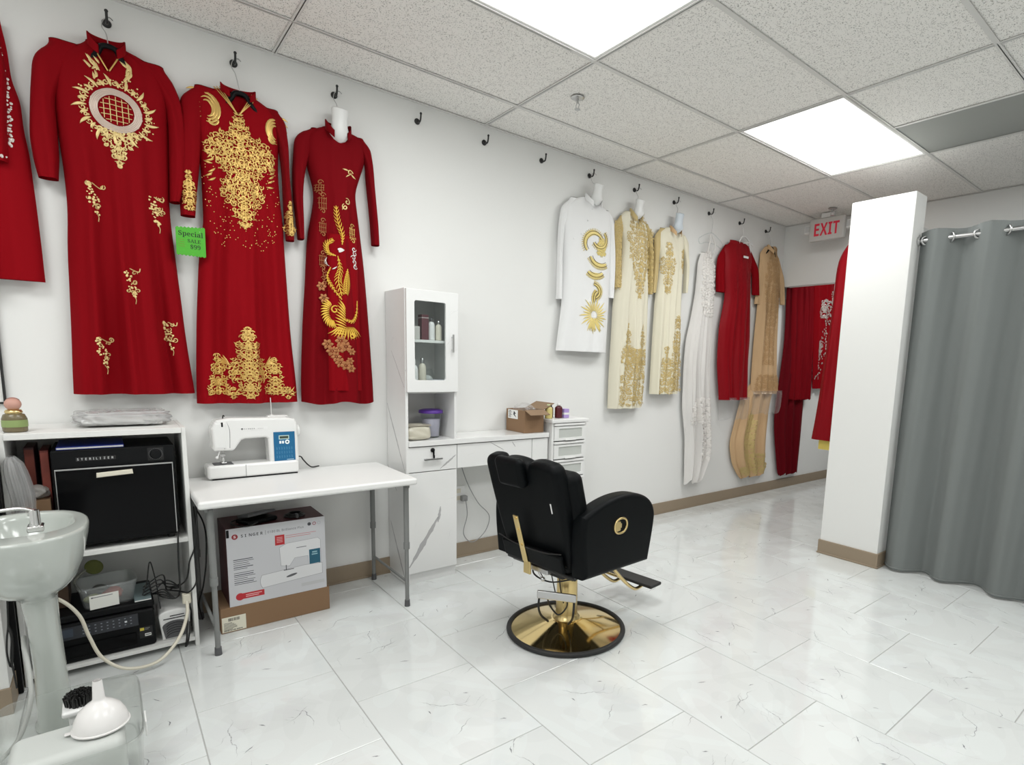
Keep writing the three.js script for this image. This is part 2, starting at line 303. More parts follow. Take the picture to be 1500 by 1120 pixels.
// ---------------------------------------------------------------- curtain, rod
{
  const t = thing('curtain_rod', 'brushed steel curtain rod fixed to the white end column', 'rod', [0, 0, 0]);
  obj('pole', rod([1.80, 2.135, -4.02], [3.62, 2.135, -4.02], 0.0135, 16), M.steel, t);
  obj('flange', rod([1.787, 2.135, -4.02], [1.802, 2.135, -4.02], 0.028, 20), M.steel, t);
  struct('wall_fitting', bx(3.62, 3.78, 0, 2.42, ZS, -3.92, 0.004), M.column);
  const x0 = 1.79, x1 = 3.58, top = 2.19, bot = 0.012, nx = 240, ny = 60, P = [], U = [], I = [];
  const zc = (x, v) => { // v 0 at the top
    const ph = 2 * Math.PI * (x - 1.83) / 0.28, a = 0.036 + 0.018 * v, drift = 0.5 * v * Math.sin(3.1 * x + 1);
    return -4.02 + a * Math.sin(ph + drift) + v * 0.022 * Math.sin(ph * 0.37 + 0.9) + v * 0.008 * Math.sin(ph * 1.9 + 2) + 0.0018 * Math.sin(ph * 5 + 9 * v);
  };
  for (const off of [0, -0.003]) for (let j = 0; j <= ny; j++) for (let i = 0; i <= nx; i++) { const u = i / nx, v = j / ny, x = x0 + (x1 - x0) * u, y = top + (bot - top) * v; P.push(x, y + 0.004 * Math.sin(40 * u) * (1 - v), zc(x, v) + off); U.push(x * 1.3, y); }
  const W = nx + 1, S = W * (ny + 1);
  for (let j = 0; j < ny; j++) for (let i = 0; i < nx; i++) { const a = j * W + i; I.push(a, a + W, a + 1, a + 1, a + W, a + W + 1); I.push(S + a, S + a + 1, S + a + W, S + a + 1, S + a + W + 1, S + a + W); }
  const g = new THREE.BufferGeometry(); g.setAttribute('position', new THREE.Float32BufferAttribute(P, 3)); g.setAttribute('uv', new THREE.Float32BufferAttribute(U, 2)); g.setIndex(I); g.computeVertexNormals();
  const c = thing('fitting_room_curtain', 'long grey woven curtain with metal eyelets closing the fitting room', 'curtain', [0, 0, 0]);
  obj('cloth', g, M.curtain, c);
  for (let k = 0; k < 13; k++) {
    const x = 1.83 + 0.14 * k; if (x > x1 - 0.02) break;
    const r = new THREE.TorusGeometry(0.025, 0.0055, 10, 28); r.rotateY(k % 2 ? -0.72 : 0.72); r.translate(x, 2.135, -4.02); obj('eyelet', r, M.steel, c);
  }
  const hem = []; for (let i = 0; i <= 120; i++) { const x = x0 + (x1 - x0) * i / 120; hem.push([x, bot + 0.012, zc(x, 1) + 0.0005]); }
  obj('hem', tube(hem, 0.005, 240, 5), M.curtain, c);
}
const ROWS = {
  A_body: [[2.525,-0.42,0.215,0.023],[2.517,-0.42,0.216,0.024],[2.503,-0.42,0.217,0.026],[2.485,-0.42,0.219,0.029],[2.464,-0.42,0.222,0.033],[2.439,-0.42,0.225,0.037],[2.412,-0.42,0.227,0.041],[2.383,-0.42,0.228,0.045],[2.351,-0.42,0.229,0.05],[2.318,-0.42,0.23,0.056],[2.282,-0.42,0.239,0.058],[2.245,-0.42,0.249,0.058],[2.206,-0.42,0.25,0.058],[2.165,-0.42,0.25,0.058],[2.123,-0.42,0.252,0.058],[2.079,-0.42,0.258,0.058],[2.033,-0.42,0.261,0.058],[1.987,-0.42,0.262,0.058],[1.938,-0.42,0.263,0.058],[1.889,-0.42,0.265,0.058],[1.838,-0.42,0.266,0.058],[1.786,-0.42,0.267,0.058],[1.733,-0.42,0.268,0.058],[1.678,-0.42,0.269,0.058],[1.622,-0.42,0.269,0.058],[1.565,-0.42,0.27,0.058]],
  A_sleeve: [[2.453,-0.237,0.03,0.03],[2.441,-0.237,0.03,0.033],[2.418,-0.237,0.032,0.037],[2.388,-0.238,0.035,0.043],[2.353,-0.239,0.038,0.05],[2.314,-0.24,0.042,0.058],[2.27,-0.243,0.043,0.067],[2.223,-0.246,0.043,0.075],[2.171,-0.249,0.043,0.075],[2.117,-0.251,0.042,0.075],[2.059,-0.254,0.042,0.075],[1.999,-0.257,0.042,0.075]],
  B_body: [[2.547,0.105,0.063,0.023],[2.535,0.124,0.082,0.025],[2.514,0.142,0.131,0.028],[2.487,0.131,0.175,0.032],[2.455,0.124,0.187,0.037],[2.418,0.122,0.193,0.043],[2.378,0.119,0.192,0.05],[2.334,0.116,0.19,0.057],[2.287,0.113,0.188,0.058],[2.236,0.113,0.186,0.058],[2.183,0.113,0.183,0.058],[2.127,0.113,0.18,0.058],[2.069,0.113,0.178,0.058],[2.008,0.113,0.175,0.058],[1.944,0.112,0.173,0.058],[1.879,0.112,0.173,0.058],[1.811,0.112,0.177,0.058],[1.741,0.111,0.182,0.058],[1.668,0.111,0.186,0.058],[1.594,0.112,0.189,0.058],[1.518,0.113,0.193,0.058],[1.44,0.113,0.196,0.058],[1.36,0.114,0.2,0.058],[1.278,0.115,0.205,0.058],[1.194,0.117,0.211,0.058],[1.109,0.119,0.216,0.058]],
  B_sleeve_l: [[2.513,-0.023,0.048,0.022],[2.504,-0.026,0.045,0.023],[2.487,-0.03,0.041,0.026],[2.465,-0.048,0.049,0.029],[2.439,-0.064,0.052,0.033],[2.409,-0.075,0.051,0.038],[2.376,-0.084,0.046,0.042],[2.341,-0.092,0.042,0.048],[2.303,-0.101,0.038,0.054],[2.262,-0.106,0.037,0.055],[2.219,-0.108,0.039,0.055],[2.174,-0.11,0.041,0.055],[2.127,-0.113,0.042,0.055],[2.077,-0.111,0.041,0.055],[2.026,-0.112,0.037,0.055],[1.973,-0.11,0.03,0.055]],
  B_sleeve_r: [[2.522,0.245,0.052,0.022],[2.512,0.25,0.047,0.023],[2.495,0.264,0.044,0.026],[2.472,0.285,0.042,0.03],[2.445,0.298,0.039,0.034],[2.414,0.312,0.037,0.038],[2.38,0.323,0.032,0.043],[2.343,0.327,0.032,0.049],[2.304,0.331,0.032,0.055],[2.262,0.331,0.032,0.055],[2.217,0.33,0.033,0.055],[2.17,0.329,0.034,0.055],[2.121,0.325,0.032,0.055],[2.07,0.321,0.03,0.055],[2.017,0.315,0.027,0.055],[1.962,0.305,0.019,0.055]],
  C_body: [[2.505,0.577,0.075,0.023],[2.493,0.568,0.096,0.025],[2.472,0.574,0.148,0.028],[2.445,0.572,0.18,0.032],[2.413,0.568,0.184,0.038],[2.376,0.569,0.183,0.043],[2.335,0.567,0.181,0.05],[2.291,0.568,0.175,0.057],[2.243,0.57,0.168,0.058],[2.193,0.572,0.164,0.058],[2.139,0.575,0.162,0.058],[2.083,0.576,0.163,0.058],[2.024,0.577,0.165,0.058],[1.963,0.58,0.168,0.058],[1.899,0.58,0.169,0.058],[1.833,0.575,0.175,0.058],[1.765,0.57,0.182,0.058],[1.695,0.567,0.187,0.058],[1.622,0.565,0.191,0.058],[1.548,0.563,0.195,0.058],[1.471,0.561,0.2,0.058],[1.393,0.56,0.204,0.058],[1.312,0.56,0.209,0.058],[1.23,0.561,0.215,0.058],[1.146,0.562,0.219,0.058],[1.06,0.562,0.222,0.058]],
  C_sleeve_l: [[2.492,0.448,0.04,0.022],[2.482,0.446,0.038,0.023],[2.464,0.433,0.042,0.026],[2.44,0.414,0.051,0.03],[2.412,0.402,0.053,0.034],[2.381,0.396,0.049,0.039],[2.346,0.39,0.045,0.044],[2.307,0.384,0.043,0.05],[2.266,0.381,0.042,0.055],[2.223,0.377,0.041,0.055],[2.177,0.373,0.04,0.055],[2.128,0.368,0.039,0.055],[2.078,0.363,0.037,0.055],[2.025,0.359,0.034,0.055],[1.97,0.356,0.031,0.055],[1.913,0.352,0.028,0.055]],
  C_sleeve_r: [[2.475,0.714,0.034,0.02],[2.465,0.717,0.03,0.021],[2.446,0.734,0.036,0.024],[2.421,0.748,0.034,0.027],[2.392,0.753,0.03,0.031],[2.359,0.758,0.027,0.036],[2.322,0.764,0.024,0.041],[2.282,0.765,0.022,0.046],[2.24,0.767,0.019,0.05],[2.194,0.768,0.017,0.05],[2.146,0.769,0.018,0.05],[2.096,0.771,0.019,0.05],[2.043,0.773,0.021,0.05],[1.988,0.774,0.021,0.05],[1.93,0.776,0.02,0.05],[1.871,0.777,0.019,0.05]],
  D_body: [[2.466,1.018,0.061,0.031],[2.455,1.04,0.098,0.033],[2.434,1.031,0.136,0.037],[2.407,1.019,0.152,0.043],[2.376,1.016,0.152,0.05],[2.34,1.014,0.152,0.057],[2.3,1.009,0.143,0.066],[2.256,1.003,0.134,0.075],[2.21,1.001,0.121,0.077],[2.161,1.0,0.106,0.077],[2.108,1.005,0.106,0.077],[2.053,1.004,0.114,0.077],[1.996,1.002,0.123,0.077],[1.936,0.998,0.133,0.077],[1.873,0.997,0.141,0.077],[1.809,0.998,0.147,0.077],[1.742,0.998,0.152,0.077],[1.673,0.998,0.157,0.077],[1.602,0.997,0.163,0.077],[1.529,0.996,0.168,0.077],[1.454,0.995,0.174,0.077],[1.377,0.995,0.178,0.077],[1.299,0.994,0.183,0.077],[1.218,0.994,0.187,0.077],[1.136,0.994,0.191,0.077],[1.052,0.995,0.192,0.077]],
  D_sleeve_l: [[2.444,0.923,0.026,0.02],[2.434,0.92,0.023,0.021],[2.417,0.895,0.038,0.024],[2.394,0.876,0.044,0.027],[2.367,0.862,0.046,0.03],[2.337,0.854,0.042,0.035],[2.303,0.846,0.037,0.039],[2.266,0.839,0.034,0.044],[2.227,0.832,0.031,0.05],[2.185,0.827,0.027,0.05],[2.141,0.824,0.025,0.05],[2.094,0.822,0.023,0.05],[2.045,0.823,0.021,0.05],[1.995,0.825,0.019,0.05],[1.942,0.827,0.016,0.05],[1.887,0.827,0.014,0.05]],
  D_sleeve_r: [[2.454,1.125,0.035,0.02],[2.445,1.131,0.032,0.021],[2.428,1.148,0.033,0.024],[2.406,1.167,0.033,0.027],[2.38,1.173,0.029,0.03],[2.35,1.181,0.024,0.034],[2.317,1.186,0.022,0.039],[2.282,1.187,0.022,0.043],[2.244,1.188,0.022,0.049],[2.203,1.191,0.021,0.05],[2.16,1.195,0.021,0.05],[2.115,1.199,0.021,0.05],[2.068,1.203,0.021,0.05],[2.018,1.207,0.021,0.05],[1.967,1.209,0.021,0.05],[1.914,1.211,0.02,0.05]],
  E_body: [[2.476,2.769,0.08,0.026],[2.467,2.758,0.089,0.027],[2.451,2.74,0.106,0.03],[2.431,2.769,0.178,0.033],[2.407,2.764,0.208,0.038],[2.379,2.76,0.23,0.043],[2.349,2.758,0.23,0.048],[2.316,2.756,0.23,0.054],[2.28,2.753,0.23,0.06],[2.242,2.754,0.228,0.064],[2.202,2.757,0.227,0.064],[2.16,2.76,0.227,0.064],[2.116,2.763,0.226,0.064],[2.07,2.765,0.224,0.064],[2.022,2.767,0.223,0.064],[1.973,2.766,0.223,0.064],[1.922,2.765,0.224,0.064],[1.869,2.765,0.224,0.064],[1.814,2.764,0.225,0.064],[1.758,2.763,0.225,0.064],[1.701,2.762,0.225,0.064],[1.642,2.758,0.228,0.064],[1.582,2.753,0.231,0.064],[1.52,2.748,0.234,0.064],[1.457,2.743,0.238,0.064],[1.393,2.738,0.241,0.064]],
  E_sleeve_l: [[2.458,2.637,0.041,0.016],[2.443,2.631,0.035,0.018],[2.415,2.601,0.04,0.021],[2.38,2.561,0.048,0.025],[2.337,2.544,0.037,0.029],[2.289,2.527,0.026,0.034],[2.236,2.515,0.02,0.04],[2.178,2.511,0.017,0.04],[2.116,2.507,0.013,0.04],[2.05,2.507,0.013,0.04],[1.98,2.507,0.014,0.04],[1.907,2.507,0.014,0.04],[1.83,2.508,0.016,0.04],[1.75,2.509,0.017,0.04]],
  E_sleeve_r: [[2.427,2.943,0.014,0.016],[2.414,2.952,0.02,0.017],[2.389,2.97,0.029,0.02],[2.358,2.985,0.034,0.024],[2.32,2.99,0.029,0.028],[2.278,2.991,0.029,0.032],[2.231,2.992,0.029,0.037],[2.18,2.995,0.03,0.04],[2.126,2.998,0.032,0.04],[2.068,3.0,0.033,0.04],[2.006,3.001,0.032,0.04],[1.941,3.001,0.03,0.04],[1.874,3.002,0.029,0.04],[1.803,3.001,0.027,0.04]],
  F_body: [[2.462,3.204,0.072,0.026],[2.45,3.195,0.078,0.028],[2.428,3.205,0.114,0.032],[2.4,3.218,0.154,0.036],[2.366,3.228,0.152,0.042],[2.328,3.238,0.15,0.049],[2.286,3.241,0.141,0.056],[2.24,3.245,0.132,0.064],[2.191,3.245,0.133,0.064],[2.138,3.243,0.138,0.064],[2.083,3.243,0.145,0.064],[2.025,3.243,0.153,0.064],[1.964,3.241,0.164,0.064],[1.9,3.238,0.176,0.064],[1.834,3.232,0.186,0.064],[1.766,3.229,0.191,0.064],[1.695,3.23,0.193,0.064],[1.622,3.231,0.195,0.064],[1.547,3.23,0.195,0.064],[1.469,3.228,0.196,0.064],[1.39,3.226,0.196,0.064],[1.309,3.224,0.196,0.064],[1.225,3.221,0.196,0.064],[1.14,3.217,0.192,0.064],[1.053,3.213,0.187,0.064],[0.964,3.208,0.183,0.064]],
  F_sleeve_l: [[2.422,3.113,0.029,0.016],[2.411,3.108,0.031,0.017],[2.39,3.096,0.037,0.02],[2.363,3.08,0.045,0.022],[2.331,3.069,0.046,0.026],[2.294,3.065,0.042,0.03],[2.254,3.061,0.038,0.034],[2.211,3.058,0.035,0.039],[2.164,3.058,0.035,0.04],[2.114,3.058,0.035,0.04],[2.061,3.06,0.035,0.04],[2.006,3.063,0.035,0.04],[1.948,3.066,0.035,0.04],[1.887,3.07,0.035,0.04]],
  F_sleeve_r: [[2.407,3.37,0.016,0.016],[2.396,3.373,0.016,0.017],[2.375,3.385,0.022,0.019],[2.348,3.4,0.031,0.022],[2.316,3.409,0.031,0.026],[2.28,3.413,0.026,0.03],[2.241,3.417,0.02,0.034],[2.197,3.422,0.014,0.039],[2.151,3.425,0.015,0.04],[2.101,3.427,0.015,0.04],[2.049,3.43,0.015,0.04],[1.994,3.432,0.015,0.04],[1.936,3.435,0.015,0.04],[1.876,3.437,0.015,0.04]],
  G_body: [[2.425,3.675,0.073,0.026],[2.414,3.695,0.113,0.027],[2.394,3.683,0.146,0.031],[2.369,3.668,0.164,0.035],[2.338,3.666,0.169,0.041],[2.304,3.661,0.173,0.047],[2.266,3.664,0.164,0.053],[2.225,3.668,0.154,0.061],[2.18,3.673,0.146,0.064],[2.133,3.681,0.139,0.064],[2.083,3.678,0.142,0.064],[2.03,3.676,0.145,0.064],[1.975,3.673,0.148,0.064],[1.918,3.669,0.152,0.064],[1.858,3.666,0.156,0.064],[1.797,3.665,0.159,0.064],[1.733,3.666,0.161,0.064],[1.667,3.666,0.163,0.064],[1.599,3.667,0.166,0.064],[1.529,3.667,0.168,0.064],[1.458,3.667,0.169,0.064],[1.384,3.667,0.169,0.064],[1.309,3.667,0.17,0.064],[1.232,3.667,0.17,0.064],[1.153,3.667,0.171,0.064],[1.073,3.667,0.172,0.064]],
  G_sleeve_l: [[2.409,3.58,0.05,0.016],[2.398,3.576,0.046,0.017],[2.378,3.558,0.048,0.019],[2.352,3.533,0.053,0.022],[2.321,3.516,0.047,0.026],[2.285,3.507,0.038,0.029],[2.247,3.5,0.032,0.034],[2.204,3.493,0.025,0.038],[2.159,3.488,0.021,0.04],[2.111,3.488,0.023,0.04],[2.06,3.487,0.024,0.04],[2.006,3.482,0.023,0.04],[1.95,3.477,0.021,0.04],[1.891,3.472,0.018,0.04]],
  G_sleeve_r: [[2.395,3.825,0.014,0.016],[2.385,3.832,0.019,0.017],[2.367,3.844,0.028,0.019],[2.343,3.857,0.036,0.022],[2.316,3.859,0.033,0.025],[2.284,3.862,0.029,0.028],[2.249,3.865,0.025,0.032],[2.211,3.869,0.021,0.036],[2.171,3.873,0.017,0.04],[2.127,3.877,0.017,0.04],[2.081,3.877,0.017,0.04],[2.033,3.876,0.015,0.04],[1.983,3.875,0.014,0.04],[1.93,3.873,0.012,0.04]],
  H_body: [[2.297,4.132,0.064,0.023],[2.284,4.133,0.069,0.025],[2.26,4.133,0.078,0.029],[2.23,4.133,0.091,0.034],[2.193,4.134,0.104,0.039],[2.152,4.133,0.104,0.046],[2.106,4.131,0.103,0.053],[2.056,4.13,0.105,0.058],[2.003,4.131,0.109,0.058],[1.946,4.132,0.114,0.058],[1.886,4.13,0.122,0.058],[1.823,4.127,0.13,0.058],[1.757,4.124,0.139,0.058],[1.688,4.118,0.15,0.058],[1.617,4.112,0.162,0.058],[1.543,4.105,0.175,0.058],[1.466,4.1,0.176,0.058],[1.387,4.097,0.175,0.058],[1.305,4.094,0.175,0.058],[1.222,4.099,0.178,0.058],[1.136,4.108,0.184,0.058],[1.047,4.117,0.19,0.058],[0.957,4.126,0.196,0.058],[0.865,4.14,0.19,0.058],[0.77,4.155,0.183,0.058],[0.674,4.17,0.176,0.058],[0.575,4.177,0.177,0.058],[0.475,4.184,0.178,0.058],[0.373,4.157,0.144,0.058],[0.269,4.128,0.109,0.058]],
  I_body: [[2.459,4.563,0.111,0.026],[2.447,4.593,0.141,0.028],[2.426,4.611,0.159,0.031],[2.399,4.583,0.202,0.036],[2.366,4.588,0.213,0.042],[2.329,4.594,0.216,0.048],[2.288,4.592,0.212,0.055],[2.244,4.59,0.207,0.063],[2.196,4.593,0.206,0.064],[2.146,4.597,0.205,0.064],[2.092,4.605,0.201,0.064],[2.036,4.613,0.197,0.064],[1.976,4.622,0.194,0.064],[1.915,4.623,0.2,0.064],[1.851,4.621,0.211,0.064],[1.785,4.618,0.223,0.064],[1.716,4.615,0.234,0.064],[1.645,4.615,0.244,0.064],[1.573,4.618,0.246,0.064],[1.498,4.617,0.245,0.064],[1.421,4.617,0.243,0.064],[1.342,4.619,0.242,0.064],[1.261,4.63,0.236,0.064],[1.179,4.641,0.23,0.064],[1.094,4.652,0.224,0.064],[1.008,4.662,0.221,0.064]],
  I_sleeve_l: [[2.414,4.444,0.032,0.016],[2.402,4.437,0.035,0.017],[2.381,4.423,0.04,0.02],[2.353,4.406,0.047,0.023],[2.321,4.385,0.055,0.026],[2.284,4.366,0.063,0.03],[2.243,4.359,0.058,0.035],[2.198,4.353,0.053,0.04],[2.15,4.352,0.054,0.04],[2.099,4.358,0.054,0.04],[2.046,4.364,0.054,0.04],[1.989,4.37,0.054,0.04]],
  I_sleeve_r: [[2.448,4.733,0.045,0.016],[2.436,4.738,0.05,0.017],[2.414,4.757,0.052,0.02],[2.386,4.785,0.05,0.023],[2.353,4.818,0.048,0.026],[2.315,4.85,0.05,0.03],[2.274,4.881,0.057,0.035],[2.228,4.9,0.05,0.04],[2.179,4.912,0.045,0.04],[2.128,4.919,0.045,0.04],[2.073,4.926,0.045,0.04],[2.015,4.934,0.045,0.04]],
  J_body: [[2.494,5.109,0.059,0.02],[2.483,5.118,0.073,0.022],[2.462,5.125,0.109,0.025],[2.434,5.13,0.15,0.029],[2.402,5.128,0.161,0.033],[2.366,5.137,0.163,0.038],[2.325,5.147,0.165,0.044],[2.281,5.158,0.166,0.05],[2.234,5.164,0.164,0.051],[2.184,5.166,0.168,0.051],[2.131,5.168,0.172,0.051],[2.075,5.17,0.177,0.051],[2.016,5.172,0.181,0.051],[1.956,5.175,0.186,0.051],[1.892,5.176,0.19,0.051],[1.827,5.177,0.194,0.051],[1.759,5.178,0.198,0.051],[1.689,5.179,0.203,0.051],[1.617,5.18,0.207,0.051],[1.543,5.183,0.212,0.051],[1.466,5.188,0.217,0.051],[1.388,5.193,0.222,0.051],[1.309,5.198,0.227,0.051],[1.227,5.205,0.231,0.051],[1.143,5.211,0.235,0.051],[1.058,5.218,0.239,0.051]],
  J_sleeve_l: [[2.427,5.008,0.022,0.012],[2.414,5.008,0.023,0.013],[2.389,5.009,0.026,0.015],[2.357,5.009,0.03,0.018],[2.319,5.01,0.035,0.021],[2.276,5.01,0.04,0.024],[2.229,5.011,0.045,0.028],[2.177,5.013,0.052,0.03],[2.122,5.008,0.053,0.03],[2.063,5.003,0.055,0.03],[2.001,4.998,0.056,0.03],[1.935,4.993,0.058,0.03]],
  J_sleeve_r: [[2.42,5.287,0.017,0.012],[2.408,5.291,0.02,0.013],[2.385,5.303,0.023,0.015],[2.356,5.317,0.027,0.017],[2.321,5.334,0.032,0.02],[2.282,5.353,0.038,0.023],[2.239,5.374,0.044,0.027],[2.192,5.388,0.042,0.03],[2.141,5.401,0.037,0.03],[2.087,5.411,0.035,0.03],[2.03,5.422,0.033,0.03],[1.97,5.433,0.031,0.03]],
  J_skirt: [[1.209,5.239,0.206,0.015],[1.199,5.233,0.209,0.016],[1.18,5.22,0.217,0.018],[1.155,5.203,0.229,0.021],[1.126,5.182,0.242,0.024],[1.093,5.159,0.256,0.028],[1.057,5.133,0.27,0.031],[1.017,5.111,0.277,0.035],[0.974,5.097,0.278,0.038],[0.929,5.085,0.28,0.038],[0.881,5.072,0.284,0.038],[0.831,5.063,0.291,0.038],[0.778,5.054,0.299,0.038],[0.723,5.044,0.306,0.038],[0.666,5.034,0.314,0.038],[0.607,5.024,0.322,0.038],[0.545,5.024,0.325,0.038],[0.482,5.036,0.316,0.038],[0.417,5.048,0.307,0.038],[0.35,5.063,0.295,0.038],[0.281,5.096,0.262,0.038],[0.211,5.121,0.226,0.038]],
  K_gown: [[2.386,5.708,0.216,0.013],[2.363,5.709,0.217,0.015],[2.321,5.711,0.219,0.018],[2.266,5.715,0.219,0.023],[2.201,5.72,0.22,0.029],[2.128,5.728,0.223,0.032],[2.047,5.74,0.229,0.032],[1.959,5.752,0.236,0.032],[1.864,5.766,0.243,0.032],[1.763,5.78,0.251,0.032],[1.656,5.795,0.259,0.032],[1.544,5.796,0.262,0.032],[1.427,5.789,0.267,0.032],[1.304,5.782,0.271,0.032],[1.177,5.774,0.276,0.032],[1.045,5.762,0.286,0.032],[0.909,5.75,0.298,0.032],[0.768,5.757,0.292,0.032],[0.624,5.769,0.282,0.032],[0.475,5.789,0.26,0.032],[0.322,5.811,0.234,0.032],[0.165,5.831,0.211,0.032]],
  K_tunic: [[2.397,5.779,0.222,0.019],[2.367,5.779,0.222,0.023],[2.312,5.78,0.22,0.03],[2.241,5.783,0.216,0.04],[2.157,5.788,0.212,0.048],[2.061,5.802,0.216,0.048],[1.955,5.817,0.22,0.048],[1.84,5.834,0.224,0.048],[1.717,5.851,0.229,0.048],[1.585,5.867,0.231,0.048],[1.446,5.88,0.231,0.048],[1.3,5.892,0.23,0.048],[1.147,5.906,0.23,0.048],[0.988,5.919,0.231,0.048]],
  L_body: [[2.463,6.272,0.256,0.015],[2.434,6.271,0.255,0.018],[2.381,6.271,0.253,0.024],[2.313,6.275,0.245,0.031],[2.231,6.28,0.237,0.038],[2.139,6.293,0.235,0.038],[2.038,6.307,0.233,0.038],[1.927,6.323,0.231,0.038],[1.808,6.34,0.228,0.038],[1.681,6.357,0.225,0.038],[1.547,6.365,0.212,0.038],[1.407,6.37,0.196,0.038],[1.26,6.375,0.179,0.038],[1.106,6.381,0.161,0.038]],
};

// ---------------------------------------------------------------- garments
// rows: [height, centre along the wall, half width, depth]; the wall coordinate s runs along -z
const XB = 0.03;
const gU = (u) => Math.pow(Math.max(0, 1 - Math.pow(Math.abs(u), 4)), 0.6);
function shape(rows0, o = {}) {
  const { folds = 7, amp = 0.012, phase = 0, xb = XB, start = 0.3, hem = 0, neck = null } = o;
  // refine and smooth the rows
  let rows = []; for (let i = 0; i < rows0.length - 1; i++) { rows.push(rows0[i]); rows.push(rows0[i].map((v, k) => (v + rows0[i + 1][k]) / 2)); } rows.push(rows0[rows0.length - 1]);
  for (let p = 0; p < 2; p++) rows = rows.map((r, i) => (i < 1 || i > rows.length - 2 ? r : [r[0], ...[1, 2, 3].map((k) => 0.25 * rows[i - 1][k] + 0.5 * r[k] + 0.25 * rows[i + 1][k])]));
  const yT = rows[0][0], yB = rows[rows.length - 1][0];
  const sample = (y) => { if (y >= yT) return rows[0]; for (let i = 1; i < rows.length; i++) if (y >= rows[i][0]) { const t = (rows[i - 1][0] - y) / (rows[i - 1][0] - rows[i][0]); return rows[i].map((v, k) => rows[i - 1][k] + (v - rows[i - 1][k]) * t); } return rows[rows.length - 1]; };
  const foldAt = (u, y) => { const h = Math.min(1, Math.max(0, (yT - y - start) / 0.8)), sway = 0.7 * Math.sin(2.3 * y + phase); const a = Math.sin(folds * u + phase + sway), b = Math.sin(folds * 2.1 * u + 2.3 * phase + 1.1 - sway), c = Math.sin(folds * 3.7 * u + 5 * phase + 0.4 * sway); return amp * (0.14 + h) * (1.15 * a + 0.6 * b + 0.3 * c - 0.25 * a * a) * (1 - u * u * u * u) + 0.004 * Math.sin(9 * y + 4 * u + phase) * (1 - u * u); };
  const inV = (s, y) => { if (!neck) return 0; const k = (y - neck[1]) / (neck[3] - neck[1]); return k <= 0 ? 0 : Math.min(1, Math.max(0, (neck[2] * Math.min(1, k) - Math.abs(s - neck[0])) / 0.008)); };
  const xf = (u, y, d, s) => xb + Math.max(0.006, (d * gU(u) + foldAt(u, y) * Math.min(1, d / 0.04) * (0.35 + 0.65 * gU(u))) * (1 - 0.9 * inV(s, y)));
  const surf = (s, y) => { const [, c, w, d] = sample(y), u = Math.max(-0.97, Math.min(0.97, (s - c) / w)); return xf(u, Math.max(yB, Math.min(yT, y)), d, s); };
  const NF = 60, NBk = 10, ring = NF + NBk, P = [], U = [], I = [];
  const list = [[rows[0][0] - 0.012, rows[0][1], rows[0][2] * 0.86, 0.008], ...rows];
  list.forEach(([y, c, w, d], j) => {
    const last = j === list.length - 1;
    for (let i = 0; i < ring; i++) {
      let s, x, u;
      if (i <= NF) { u = -Math.cos(Math.PI * i / NF); s = c + w * u; x = xf(u, y, d, s); } else { u = 1 - 2 * (i - NF) / NBk; s = c + w * u; x = xb - 0.012 * (1 - u * u); }
      const yy = y + (last ? hem * Math.sin(folds * u + phase) : 0);
      P.push(x, yy, -s); U.push(s, yy);
    }
  });
  for (let j = 0; j < list.length - 1; j++) for (let i = 0; i < ring; i++) { const a = j * ring + i, b = j * ring + (i + 1) % ring; I.push(a, a + ring, b, b, a + ring, b + ring); }
  // close the shoulder line
  for (let i = 1; i < ring - 1; i++) I.push(0, i, i + 1);
  const g = new THREE.BufferGeometry(); g.setAttribute('position', new THREE.Float32BufferAttribute(P, 3)); g.setAttribute('uv', new THREE.Float32BufferAttribute(U, 2)); g.setIndex(I); g.computeVertexNormals();
  return { g, surf, sample, yT, yB };
}
